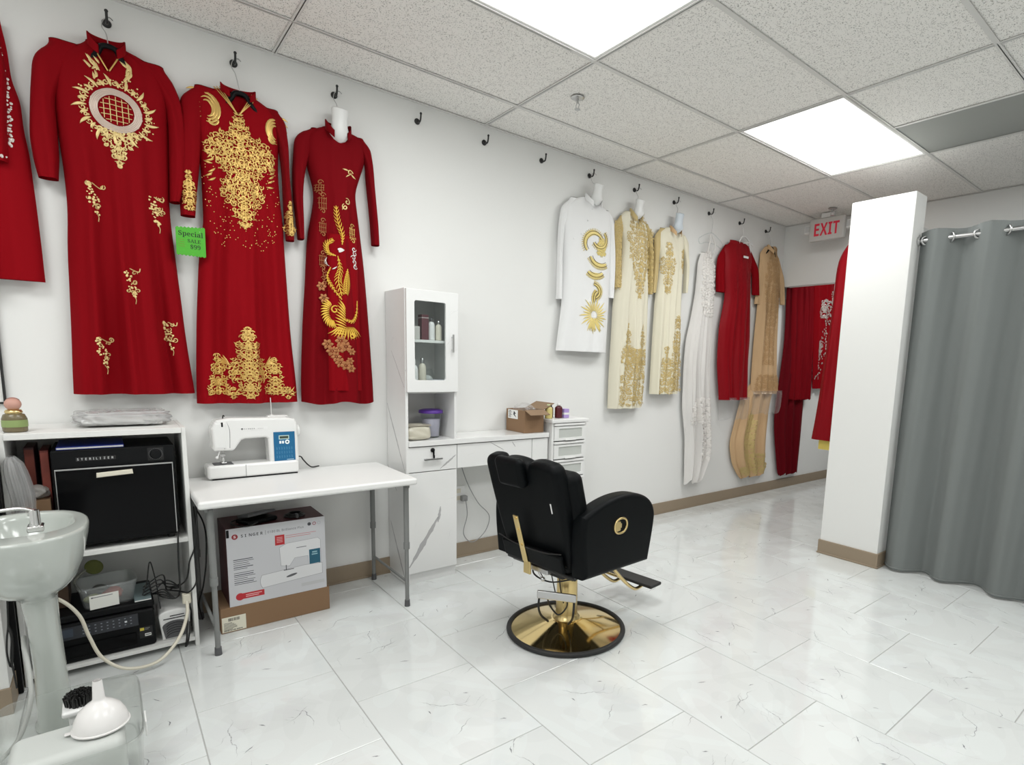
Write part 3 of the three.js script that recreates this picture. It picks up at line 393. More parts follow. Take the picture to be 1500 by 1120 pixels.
// raised embroidery following a garment's front
class Stitch {
  constructor(surf, lift = 0.0015) { // ribbons and beads in (s, y)
    this.surf = surf; this.lift = lift; this.P = []; this.I = []; }
  ribbon(pts, w, h = this.h || 0.0034) {
    const P = this.P, base = P.length / 3, n = pts.length;
    for (let i = 0; i < n; i++) {
      const a = pts[Math.max(0, i - 1)], b = pts[Math.min(n - 1, i + 1)]; let tx = b[0] - a[0], ty = b[1] - a[1]; const l = Math.hypot(tx, ty) || 1; tx /= l; ty /= l;
      const ww = (typeof w === 'function' ? w(i / (n - 1)) : w) / 2, [s, y] = pts[i];
      for (const k of [-1, 0, 1]) { const ss = s - ty * ww * k, yy = y + tx * ww * k; P.push(this.surf(ss, yy) + this.lift + (k ? 0 : h), yy, -ss); }
    }
    for (let i = 0; i < n - 1; i++) for (let k = 0; k < 2; k++) { const a = base + i * 3 + k; this.I.push(a, a + 1, a + 3, a + 1, a + 4, a + 3); }
  }
  dot(s, y, r, h = r * 0.7) {
    const b = this.P.length / 3, x = this.surf(s, y) + this.lift; this.P.push(x + h, y, -s);
    for (let i = 0; i < 6; i++) { const a = i * Math.PI / 3; this.P.push(x, y + r * Math.sin(a), -(s + r * Math.cos(a))); }
    for (let i = 0; i < 6; i++) this.I.push(b, b + 1 + i, b + 1 + (i + 1) % 6);
  }
  scroll(s, y, r, ang, dir = 1, w = 0.005, turns = 1.15) { const p = []; for (let i = 0; i <= 14; i++) { const t = i / 14, q = r * (1 - 0.85 * t), a = ang + dir * turns * 6.283 * t; p.push([s + q * Math.cos(a), y + q * Math.sin(a)]); } this.ribbon(p, (t) => w * (0.45 + 0.75 * Math.sin(Math.PI * (0.15 + 0.8 * t)))); }
  leaf(s, y, len, ang, w, bend = 0.4) { const p = []; let a = ang, px = s, py = y; for (let i = 0; i <= 6; i++) { p.push([px, py]); px += Math.cos(a) * len / 6; py += Math.sin(a) * len / 6; a += bend / 6; } this.ribbon(p, (t) => w * Math.sin(Math.PI * (0.08 + 0.9 * t))); }
  line(pts, w) { // smooth through points
    const c = new THREE.CatmullRomCurve3(pts.map((p) => V(p[0], p[1], 0))); this.ribbon(c.getPoints(Math.max(8, pts.length * 5)).map((p) => [p.x, p.y]), w); }
  fill(axis, prof, step, r, w, mirror = true) { // filigree inside a profile [[y, half width], ...] about a vertical axis
    const hw = (y) => { for (let i = 1; i < prof.length; i++) if (y >= prof[i][0]) { const [ya, a] = prof[i - 1], [yb, b] = prof[i]; return b + (a - b) * (y - yb) / (ya - yb); } return 0; };
    const yT = prof[0][0], yB = prof[prof.length - 1][0];
    for (let y = yT; y > yB; y -= step) { const H = hw(y); for (let k = 0; k * step < H + step * 0.3; k++) {
      const s = Math.min(H, Math.max(0, k * step + rr(-0.3, 0.3) * step)), yy = y + rr(-0.3, 0.3) * step, q = r * rr(0.7, 1.15), a = rr(0, 6.28), d = rnd() < 0.5 ? 1 : -1, lw = w * rr(0.8, 1.2), la = rr(0, 6.28);
      for (const m of mirror ? [1, -1] : [rnd() < 0.5 ? 1 : -1]) { const f = (t) => (m > 0 ? t : Math.PI - t); this.scroll(axis + m * s, yy, q, f(a), d * m, lw); this.leaf(axis + m * s, yy - q * 0.3, q * 1.7, f(la), lw * 1.3, 0.8 * m); this.dot(axis + m * s + q * rr(-1, 1), yy + q * rr(-1, 1), lw * 0.5); }
    } }
  }
  get geo() { const g = new THREE.BufferGeometry(); g.setAttribute('position', new THREE.Float32BufferAttribute(this.P, 3)); g.setIndex(this.I); g.computeVertexNormals(); g.setAttribute('uv', new THREE.Float32BufferAttribute(new Float32Array(this.P.length / 3 * 2), 2)); return g; }
}
const thread = {
  gold: mat({ color: lin(0.74, 0.50, 0.16), roughness: 0.36, metalness: 0.65, side: THREE.DoubleSide }),
  paleGold: mat({ color: lin(0.80, 0.62, 0.28), roughness: 0.42, metalness: 0.35, side: THREE.DoubleSide }),
  bronze: mat({ color: lin(0.42, 0.17, 0.06), roughness: 0.5, metalness: 0.3, side: THREE.DoubleSide }),
  yellow: mat({ color: lin(0.80, 0.50, 0.06), roughness: 0.45, metalness: 0.2, side: THREE.DoubleSide }),
  silver: mat({ color: lin(0.62, 0.56, 0.52), roughness: 0.3, metalness: 0.5, side: THREE.DoubleSide }),
  white: mat({ color: lin(0.80, 0.77, 0.74), roughness: 0.55, side: THREE.DoubleSide }),
  lace: mat({ color: lin(0.60, 0.46, 0.20), roughness: 0.5, metalness: 0.3, side: THREE.DoubleSide }),
  beige: mat({ color: lin(0.52, 0.32, 0.15), roughness: 0.55, metalness: 0.15, side: THREE.DoubleSide }),
};
const FAB = {
  red: fabric(0.235, 0.0022, 0.0062), redB: fabric(0.26, 0.0024, 0.0068), deepRed: fabric(0.18, 0.0024, 0.006), crimson: fabric(0.19, 0.003, 0.0075), wine: fabric(0.12, 0.003, 0.007),
  sheerRed: fabric(0.25, 0.004, 0.008, { transmission: 0.25, roughness: 0.9, thickness: 0 }),
  satinRed: fabric(0.25, 0.0024, 0.0075, { roughness: 0.5, specularIntensity: 0.3 }),
  white: fabric(0.82, 0.82, 0.82), cream: fabric(0.74, 0.70, 0.57), cream2: fabric(0.76, 0.72, 0.58), ivory: fabric(0.72, 0.70, 0.68), champagne: fabric(0.62, 0.42, 0.24), goldLace: fabric(0.56, 0.44, 0.22), brocade: fabric(0.45, 0.30, 0.11),
};
function collar(s, y, rs, rx, h, gap, m, parent, xb = XB, tilt = 0) {   // standing mandarin collar open at the front
  const P = [], U = [], I = [], n = 36;
  for (let i = 0; i <= n; i++) { const a = gap + (2 * Math.PI - 2 * gap) * i / n, f = Math.cos(a), drop = Math.max(0, f + 0.25) ** 2 * h * 0.85;
    for (const [k, e] of [[0, 0], [1, 0], [1, -0.004], [0, -0.004]]) { const r = 1 + e / rs; P.push(xb + rx * 0.75 + rx * f * r, y + (k ? h * (1 - 0.45 * Math.max(0, f)) - drop : -drop - h * 0.3), -(s + rs * Math.sin(a) * r + tilt * k)); U.push(i / n, k * h); } }
  for (let i = 0; i < n; i++) for (let k = 0; k < 4; k++) { const a = i * 4 + k, b = i * 4 + (k + 1) % 4; I.push(a, a + 4, b, b, a + 4, b + 4); }
  const g = new THREE.BufferGeometry(); g.setAttribute('position', new THREE.Float32BufferAttribute(P, 3)); g.setAttribute('uv', new THREE.Float32BufferAttribute(U, 2)); g.setIndex(I); g.computeVertexNormals();
  return obj('collar', g, m, parent);
}
// hooks along the wall
const HOOK_Y = 2.645, hookS = [0.115, 0.573, 1.026, 1.482, 1.922, 2.364, 2.792, 3.255, 3.721, 4.189, 4.653, 5.094];
const hookHolds = ['the red gown with the silver ring', 'the red gown with gold shoulder scrolls', 'the red phoenix gown', '', '', '', 'the white tunic with gold dragon', 'the gold lace gown', 'the cream and gold gown', 'the white lace gown', 'the plain red short-sleeved dress', 'the champagne lace gown'];
hookS.forEach((s, i) => {
  const t = thing('wall_hook', hookHolds[i] ? 'small black wall hook holding ' + hookHolds[i] : ['empty black wall hook next to the red phoenix gown', 'middle one of three empty black wall hooks', 'empty black wall hook next to the white dragon tunic'][i - 3], 'hook', [0, HOOK_Y, -s], 0, 'black hooks in a row under the ceiling');
  const p = lathe([[0, 0], [0.0165, 0], [0.0165, 0.004], [0.012, 0.009], [0, 0.010]], 22); p.rotateZ(-Math.PI / 2); obj('back_plate', p, M.blackMetal, t);
  obj('prong', [tube([[0.006, 0, 0], [0.024, -0.010, 0], [0.042, -0.008, 0], [0.050, 0.010, 0], [0.052, 0.026, 0]], 0.0048, 18, 8), at(new THREE.SphereGeometry(0.0068, 12, 8), 0.052, 0.028, 0)], M.blackMetal, t);
});
const wireHook = (s, yN, lean = 0) => tube([[0.058, HOOK_Y - 0.004, -(s + 0.02)], [0.046, HOOK_Y + 0.008, -(s + 0.012)], [0.036, HOOK_Y + 0.004, -s + 0.004], [0.04, HOOK_Y - 0.03, -s + 0.016], [0.05, HOOK_Y - 0.06, -s + 0.004], [0.055, yN, -(s + lean)]], 0.0019, 34, 6);
function clothesHanger(s, yN, width, m, label, lean = 0) {
  const t = thing('clothes_hanger', label, 'hanger', [0, 0, 0], 0, 'hangers on the wall hooks');
  obj('hook', wireHook(s, yN, lean), M.steel, t);
  obj('shoulder_bar', tube([[0.05, yN - 0.075, -(s + lean - width)], [0.055, yN - 0.035, -(s + lean - width * 0.55)], [0.055, yN - 0.002, -(s + lean - 0.02)], [0.055, yN - 0.002, -(s + lean + 0.02)], [0.055, yN - 0.035, -(s + lean + width * 0.55)], [0.05, yN - 0.075, -(s + lean + width)]], 0.011, 30, 8), m, t);
  return t;
}
function bustHanger(s, yN, label, m, lean = 0, h = 0.1) {   // neck form hanging from a wire
  const t = thing('bust_hanger', label, 'hanger', [0, 0, 0], 0, 'hangers on the wall hooks');
  obj('hook', wireHook(s, yN + 0.004, lean), M.steel, t);
  const P = []; const g = lathe([[0, h], [0.036, h], [0.041, h - 0.008], [0.037, h * 0.6], [0.04, h * 0.3], [0.052, 0], [0.03, -0.03], [0, -0.045]], 32); g.scale(0.72, 1, 1); g.rotateZ(-0.16); g.translate(0.075, yN - h, -(s + lean));
  obj('neck_form', g, m, t); return t;
}
function dress(name, label, parts, group) {   // parts: [part name, rows, material, fold options]
  const t = thing(name, label, 'dress', [0, 0, 0], 0, group), S = {};
  for (const [n, key, m, o] of parts) { const sh = shape(ROWS[key], o); obj(n, sh.g, m, t); S[key] = sh; }
  return [t, S];
}
const ringPts = (s, y, r, n = 26) => Array.from({ length: n + 1 }, (_, i) => [s + r * Math.cos(i * 6.2832 / n), y + r * Math.sin(i * 6.2832 / n)]);

{ // red gown at the frame's end of the row
  const [t, S] = dress('red_gown', 'short red gown with a silver sequin edge hanging above the black-framed board', [['body', 'A_body', FAB.redB, { folds: 6, amp: 0.02, phase: 1 }], ['sleeve', 'A_sleeve', FAB.redB, { folds: 3, amp: 0.004 }]]);
  const e = new Stitch(S.A_body.surf); for (let i = 0; i < 150; i++) { const y = rr(2.06, 2.46), w = 0.018 * Math.sin(Math.PI * (y - 2.04) / 0.44); e.dot(-0.222 + 0.10 * (2.46 - y) * 0.35 + rr(-w, w), y, rr(0.003, 0.006)); }
  obj('sequins', e.geo, thread.silver, t);
  const q = new Stitch(S.A_sleeve.surf); for (let i = 0; i < 14; i++) q.dot(rr(-0.29, -0.22), 2.012 + rr(0, 0.012), 0.004); obj('cuff_beads', q.geo, thread.silver, t);
}
{ // silver ring medallion gown
  const [t, S] = dress('red_gown', 'red long-sleeved gown with a silver beaded ring medallion on the chest', [['body', 'B_body', FAB.red, { folds: 6.5, amp: 0.022, phase: 0.6, neck: [0.107, 2.435, 0.052, 2.55] }], ['sleeve', 'B_sleeve_l', FAB.red, { folds: 3, amp: 0.005 }], ['sleeve', 'B_sleeve_r', FAB.red, { folds: 3, amp: 0.005, phase: 1 }]]);
  collar(0.108, 2.535, 0.062, 0.042, 0.038, 0.5, FAB.red, t);
  const f = S.B_body.surf, r = new Stitch(f, 0.003), g = new Stitch(f, 0.002), cs = 0.121, cy = 2.281;
  for (let k = 0; k < 5; k++) r.ribbon(ringPts(cs, cy, 0.062 + k * 0.0052, 48), 0.006, 0.004);
  for (let i = 0; i < 260; i++) { const a = rr(0, 6.28), q = rr(0.06, 0.085); r.dot(cs + q * Math.cos(a), cy + q * Math.sin(a), 0.0028); }
  obj('ring_medallion', r.geo, mat({ color: lin(0.62, 0.50, 0.43), roughness: 0.35, metalness: 0.3, side: THREE.DoubleSide }), t);
  for (let k = -2; k <= 2; k++) { const h = Math.sqrt(0.054 ** 2 - (k * 0.02) ** 2); g.line([[cs + k * 0.02, cy - h], [cs + k * 0.02, cy], [cs + k * 0.02, cy + h]], 0.003); g.line([[cs - h, cy + k * 0.02], [cs, cy + k * 0.02], [cs + h, cy + k * 0.02]], 0.003); }
  for (let i = 0; i < 26; i++) { const a = i * 6.283 / 26, q = 0.094, big = 0.03 + 0.022 * (i % 2); g.leaf(cs + q * Math.cos(a), cy + q * Math.sin(a), big, a, 0.011, 0.7); g.scroll(cs + (q + 0.014) * Math.cos(a + 0.12), cy + (q + 0.014) * Math.sin(a + 0.12), 0.011, a, i % 2 ? 1 : -1, 0.004); }
  for (const [as, ay, hw] of [[cs - 0.055, 2.43, 0.03], [cs + 0.045, 2.44, 0.028]]) for (let i = 0; i < 14; i++) g.leaf(as + rr(-hw, hw) * 0.6, ay + rr(-0.045, 0.03), 0.03, 1.57 + rr(-0.8, 0.8), 0.009);
  g.fill(cs - 0.002, [[2.20, 0.055], [2.16, 0.05], [2.12, 0.03], [2.08, 0.014], [2.05, 0.003]], 0.02, 0.010, 0.005);
  for (let i = 0; i < 70; i++) { const a = rr(0, 6.28), q = rr(0.1, 0.15); g.dot(cs + q * Math.cos(a) * 0.9, cy + q * Math.sin(a), rr(0.002, 0.004)); }
  obj('gold_sunburst', g.geo, thread.paleGold, t);
  for (const [s, y] of [[0.022, 1.918], [0.228, 1.906], [0.124, 1.591], [0.009, 1.286], [0.247, 1.373]]) {
    const g = new Stitch(f, 0.002);
    for (let i = 0; i < 34; i++) { const v = rr(-1, 1); g.dot(s + rr(-0.014, 0.014) * (1.4 - Math.abs(v)) - 0.012 * v, y + v * 0.062, rr(0.0028, 0.0058)); }
    for (let i = 0; i < 6; i++) g.scroll(s + rr(-0.02, 0.034), y + rr(-0.04, 0.065), rr(0.008, 0.013), rr(0, 6), rnd() < 0.5 ? 1 : -1, 0.0035);
    g.line([[s, y + 0.06], [s + 0.03, y + 0.045], [s + 0.035, y + 0.06]], 0.004); g.line([[s + 0.005, y - 0.05], [s + 0.014, y - 0.07], [s + 0.012, y - 0.09]], 0.003);
    obj('sequin_spray', g.geo, thread.paleGold, t);
  }
  for (const p of [[[0.05, 2.55], [0.078, 2.49], [0.105, 2.435]], [[0.164, 2.55], [0.137, 2.49], [0.109, 2.435]]]) obj('neck_piping', tube(p.map(([s, y]) => [f(s + (s < 0.107 ? -0.012 : 0.012), y) + 0.004, y, -s]), 0.003, 20, 6), thread.gold, t);
  clothesHanger(0.113, 2.535, 0.07, M.blackPlastic, 'black hanger inside the collar of the ring medallion gown', 0.0);
}
{ // gold scroll gown
  const [t, S] = dress('red_gown', 'red gown with dense gold scrollwork on bodice, shoulders and hem', [['body', 'C_body', FAB.redB, { folds: 6, amp: 0.02, phase: 2.2, neck: [0.57, 2.40, 0.06, 2.51] }], ['sleeve', 'C_sleeve_l', FAB.red, { folds: 3, amp: 0.005 }], ['sleeve', 'C_sleeve_r', FAB.sheerRed, { folds: 3, amp: 0.005, phase: 2 }]]);
  collar(0.576, 2.497, 0.072, 0.045, 0.03, 0.62, FAB.red, t);
  const f = S.C_body.surf, ax = 0.571, piece = (name, fn, m = thread.gold) => { const g = new Stitch(f, 0.002); fn(g); return obj(name, g.geo, m, t); };
  piece('bodice_scrollwork', (g) => {
    g.fill(ax, [[2.40, 0.006], [2.36, 0.03], [2.31, 0.055], [2.285, 0.115], [2.24, 0.135], [2.19, 0.125], [2.15, 0.095], [2.12, 0.062], [2.08, 0.082], [2.04, 0.088], [2.0, 0.055], [1.95, 0.034], [1.90, 0.012], [1.885, 0.004]], 0.0195, 0.0145, 0.0048);
    for (const m of [1, -1]) for (let i = 0; i < 7; i++) g.leaf(ax + m * (0.10 + 0.02 * rnd()), 2.22 - 0.02 * i, 0.035, m > 0 ? rr(-1.6, 0.6) : Math.PI - rr(-1.6, 0.6), 0.009, 0.6 * m);
  });
  piece('hem_scrollwork', (g) => {
    g.fill(0.556, [[1.425, 0.006], [1.38, 0.028], [1.33, 0.04], [1.28, 0.052], [1.24, 0.085], [1.20, 0.082], [1.16, 0.055], [1.12, 0.03], [1.08, 0.005]], 0.0195, 0.0145, 0.0048);
    for (const m of [1, -1]) for (let i = 0; i < 5; i++) g.leaf(0.556 + m * 0.08, 1.25, 0.05, m > 0 ? 0.1 + i * 0.22 : Math.PI - 0.1 - i * 0.22, 0.007, 0.3 * m);
  });
  for (const [s, m] of [[0.430, 1], [0.676, -1]]) piece('hem_scrollwork', (g) => { g.fill(s, [[1.285, 0.006], [1.24, 0.022], [1.18, 0.032], [1.12, 0.036], [1.09, 0.028]], 0.0195, 0.0135, 0.0046); g.fill(s + 0.058, [[1.13, 0.006], [1.11, 0.02], [1.085, 0.006]], 0.0185, 0.012, 0.0045); g.leaf(s + 0.065, 1.10, 0.045, 0.2, 0.006, 0.4); g.leaf(s + 0.065, 1.11, 0.04, 0.7, 0.006, 0.4); });
  for (const [cx, cy, m, k] of [[0.452, 2.405, 1, 1], [0.722, 2.375, -1, 0.85]]) piece('shoulder_scroll', (g) => {
    for (let b = 0; b < 3; b++) { const p = []; for (let i = 0; i <= 14; i++) { const a = (m > 0 ? 2.4 : 0.75) - m * 4.3 * i / 14, q = k * (0.066 - b * 0.017) * (1 - 0.25 * i / 14); p.push([cx + q * 0.72 * Math.cos(a), cy + q * Math.sin(a) - 0.02 * i / 14]); } g.ribbon(p, (u) => 0.0105 * (0.35 + Math.sin(Math.PI * u))); }
    for (let i = 0; i < 7; i++) g.leaf(cx - m * 0.03 * k, cy + 0.07 - 0.02 * i, 0.052 * k, (m > 0 ? 3.5 : -0.36) + m * (0.16 * i - 0.5), 0.010, 0.9 * m);
    g.scroll(cx + m * 0.012, cy - 0.06 * k, 0.026 * k, 1.5, -m, 0.008);
  });
  piece('beads', (g) => { for (let i = 0; i < 240; i++) { const y = rr(1.80, 2.25), w = 0.09 + 0.05 * Math.sin((y - 1.8) * 6), s = ax + rr(-1, 1) * Math.min(0.17, w + 0.02); g.dot(s, y, 0.0022); } }).userData.kind = 'stuff';
  for (const d of [0.004, 0.018, 0.032]) for (const [s0, s1, m] of [[0.508, 0.562, 1], [0.632, 0.578, -1]]) { const p = [[s0 - m * d * 0.8, 2.515 - d * 0.3], [(s0 + s1) / 2 - m * d * 0.55, 2.46], [s1 + m * 0.004, 2.402]]; obj('neck_piping', tube(p.map(([s, y]) => [f(s - m * 0.012, y) + 0.004, y, -s]), 0.0023, 20, 6), thread.gold, t); }
  for (const [k, s, y] of [['C_sleeve_l', 0.358, 1.93], ['C_sleeve_r', 0.776, 1.885]]) { const c = new Stitch(S[k].surf, 0.003); c.fill(s, [[y + 0.165, 0.003], [y + 0.11, 0.014], [y + 0.05, 0.023], [y, 0.027]], 0.0165, 0.0115, 0.0045); obj('cuff_embroidery', c.geo, thread.gold, t); }
  clothesHanger(0.573, 2.50, 0.075, M.blackPlastic, 'black hanger inside the collar of the gold scroll gown', 0.012);
}
{ // phoenix gown: fitted bodice, narrow front panel over trousers
  const [t, S] = dress('red_phoenix_gown', 'fitted red tunic gown with a golden phoenix embroidered down the front', [['body', 'D_body', FAB.deepRed, { folds: 5.5, amp: 0.017, phase: 1.2, hem: 0.008, neck: [1.022, 2.42, 0.04, 2.47] }], ['sleeve', 'D_sleeve_l', FAB.deepRed, { folds: 3, amp: 0.005 }], ['sleeve', 'D_sleeve_r', FAB.deepRed, { folds: 3, amp: 0.005, phase: 2 }]]);
  collar(1.022, 2.455, 0.064, 0.05, 0.04, 0.55, FAB.deepRed, t);
  const f = S.D_body.surf;
  const fp = []; for (let i = 0; i <= 20; i++) { const y = 1.93 - i * 0.0405, wl = 0.075 + 0.012 * i / 20, c = 1.005 - 0.003 * i / 20; fp.push([Number(y.toFixed(3)), c + 0.012, wl, 0.028]); }
  const pan = shape(fp, { xb: 0.09, folds: 4, amp: 0.007, phase: 0.3, start: 0 }); obj('front_panel', pan.g, FAB.red, t);
  const both = (s, y) => Math.max(f(s, y), y < 1.93 && y > 1.12 ? pan.surf(s, y) : 0);
  const piece = (name, fn, m = thread.yellow, lift = 0.002) => { const g = new Stitch(both, lift); fn(g); return obj(name, g.geo, m, t); };
  const feather = (pts, width, barb) => piece('phoenix_plume', (st) => { st.line(pts, width); const c = new THREE.CatmullRomCurve3(pts.map((p) => V(p[0], p[1], 0))).getPoints(24); c.forEach((p, i) => { if (!i || i > 23 || i % 2) return; const q = c[i - 1], a = Math.atan2(p.y - q.y, p.x - q.x); for (const m of [1, -1]) st.leaf(p.x, p.y, barb * Math.sin(Math.PI * (0.15 + 0.8 * i / 24)), a + m * 2.35, 0.0046, m * 0.5); }); });
  feather([[0.985, 2.07], [0.992, 2.0], [1.012, 1.93], [1.01, 1.88]], 0.005, 0.03);
  feather([[1.0, 1.62], [0.985, 1.70], [0.995, 1.76], [0.985, 1.82]], 0.005, 0.036);
  feather([[1.02, 1.63], [1.028, 1.70], [1.034, 1.76]], 0.005, 0.034);
  feather([[1.0, 1.60], [0.955, 1.66], [0.935, 1.71], [0.95, 1.76]], 0.005, 0.016);
  feather([[1.0, 1.50], [1.05, 1.49], [1.075, 1.53], [1.082, 1.60]], 0.005, 0.018);
  feather([[0.965, 1.90], [0.935, 1.87], [0.945, 1.83], [0.975, 1.82]], 0.006, 0.026);
  piece('phoenix_body', (g) => {
    for (let i = 0; i < 15; i++) { const a = 2.0 + i * 0.2; g.leaf(0.955 + 0.016 * Math.cos(a), 1.53 + 0.04 * Math.sin(a), 0.045, a, 0.009, 0.8); }
    for (let i = 0; i < 12; i++) g.leaf(1.015, 1.55 - 0.012 * i, 0.06, 1.9 + 0.09 * i, 0.0075, 0.5);
    for (let i = 0; i < 12; i++) g.leaf(0.985 + 0.006 * i, 1.46, 0.07, -2.4 + 0.16 * i, 0.0075, -0.3);
    g.scroll(0.965, 1.545, 0.022, 1, 1, 0.006); g.scroll(1.045, 1.415, 0.018, 1, -1, 0.006); g.leaf(1.04, 1.43, 0.04, -0.6, 0.014);
  });
  piece('phoenix_head', (w) => { w.leaf(0.985, 1.855, 0.035, -0.2, 0.02); w.leaf(0.99, 1.84, 0.03, 0.6, 0.014); }, thread.white, 0.003);
  piece('phoenix_beak', (w) => { for (let i = 0; i < 4; i++) w.leaf(0.945 - 0.008 * i, 1.765 + 0.006 * i, 0.03, 2.4 - 0.5 * i, 0.004); w.leaf(0.955, 1.75, 0.03, 0.4, 0.006); }, thread.white, 0.003);
  piece('butterfly', (g) => { g.scroll(1.066, 2.25, 0.016, 0, 1, 0.005); g.leaf(1.058, 2.258, 0.034, 2.9, 0.008); g.leaf(1.072, 2.245, 0.03, -0.8, 0.008); g.leaf(1.064, 2.24, 0.03, 3.6, 0.006); }, thread.paleGold);
  piece('flourish', (g) => { g.scroll(1.043, 2.10, 0.018, 2, -1, 0.005); g.scroll(1.03, 2.072, 0.016, 2, 1, 0.005); g.leaf(1.03, 2.08, 0.03, 4, 0.006); }, thread.paleGold);
  const glyph = (s, y, h, m) => piece('longevity_symbol', (b) => { for (let i = 0; i < 4; i++) b.line([[s - 0.015 + i * 0.01, y - h / 2], [s - 0.015 + i * 0.01, y], [s - 0.013 + i * 0.01, y + h / 2]], 0.003); for (const k of [-0.4, 0, 0.4]) b.line([[s - 0.02, y + k * h], [s, y + k * h], [s + 0.018, y + k * h]], 0.003); b.scroll(s + 0.002, y + h / 2 + 0.01, 0.013, 0, 1, 0.004); b.scroll(s, y - h / 2 - 0.01, 0.013, 3, -1, 0.004); }, m);
  glyph(1.066, 1.945, 0.06, thread.gold);
  piece('tassel', (w) => { for (let i = 0; i < 5; i++) w.scroll(1.07 + 0.006 * Math.sin(i * 2), 1.865 - i * 0.022, 0.014, i * 1.5, i % 2 ? 1 : -1, 0.004); }, thread.white);
  for (const [s, y, h] of [[0.916, 2.15, 0.03], [0.926, 2.075, 0.06], [0.922, 1.955, 0.05], [0.916, 1.79, 0.055]]) glyph(s, y, h, thread.bronze);
  piece('tassel', (b) => { for (let i = 0; i < 4; i++) b.scroll(0.92 + 0.005 * Math.sin(i * 2), 1.74 - i * 0.02, 0.012, i * 1.5, i % 2 ? 1 : -1, 0.0035); }, thread.bronze);
  for (const [s, y, r] of [[0.99, 1.385, 0.024], [1.012, 1.355, 0.022], [0.985, 1.345, 0.02], [0.925, 1.365, 0.022], [0.945, 1.33, 0.022], [0.965, 1.30, 0.022], [0.985, 1.27, 0.022], [1.01, 1.255, 0.02], [1.03, 1.28, 0.016], [1.04, 1.33, 0.016], [1.035, 1.24, 0.018], [0.905, 1.66, 0.02], [0.915, 1.60, 0.02]]) piece('blossom', (b) => { for (let i = 0; i < 6; i++) b.leaf(s + 0.3 * r * Math.cos(i * 1.05), y + 0.3 * r * Math.sin(i * 1.05), r, i * 1.05, r * 0.75, 0.3); b.dot(s, y, r * 0.22); }, thread.bronze);
  bustHanger(1.026, 2.555, 'white bust hanger inside the collar of the phoenix gown', M.whitePlastic, -0.002, 0.12);
}
{ // green price tag
  const t = thing('price_tag', 'bright green zigzag-edged sale card pinned beside the gold scroll gown', 'tag', [0.092, 1.793, -0.352], 0.05);
  const p = []; for (let i = 0; i <= 16; i++) p.push([-0.056 + i * 0.007, (i % 2 ? 0.062 : 0.057) + 0.0007 * i]); for (let i = 0; i <= 16; i++) p.push([0.056 - i * 0.007 - 0.002, (i % 2 ? -0.062 : -0.057)]);
  const face = canvasTex(256, 256, (c, w, h) => { c.fillStyle = 'rgb(74,170,40)'; c.fillRect(0, 0, w, h); for (let i = 0; i < 300; i++) { c.fillStyle = `rgba(${rr(60, 100) | 0},${rr(150, 190) | 0},50,0.3)`; c.fillRect(rnd() * w, rnd() * h, 12, 6); } c.fillStyle = 'rgb(10,30,8)'; c.textAlign = 'center'; c.font = 'bold 60px serif'; c.fillText('Special', w / 2, 76); c.font = 'bold 44px serif'; c.fillText('SALE', w / 2 + 26, 132); c.font = 'bold 56px serif'; c.fillText('$99', w / 2 + 34, 188); c.fillStyle = 'rgba(140,90,40,0.6)'; for (let i = 0; i < 4; i++) c.fillRect(14, 110 + i * 20, 56, 4); });
  const g = slab(p, 0, 0.002, 0); const P = g.attributes.position, U = g.attributes.uv; for (let i = 0; i < P.count; i++) U.setXY(i, (-P.getZ(i) + 0.056) / 0.112, (P.getY(i) + 0.062) / 0.124); obj('card', g, mat({ map: face, roughness: 0.6 }), t); obj('pin', rod([-0.03, 0.05, -0.035], [0.004, 0.05, -0.035], 0.0012, 8), M.steel, t);
}
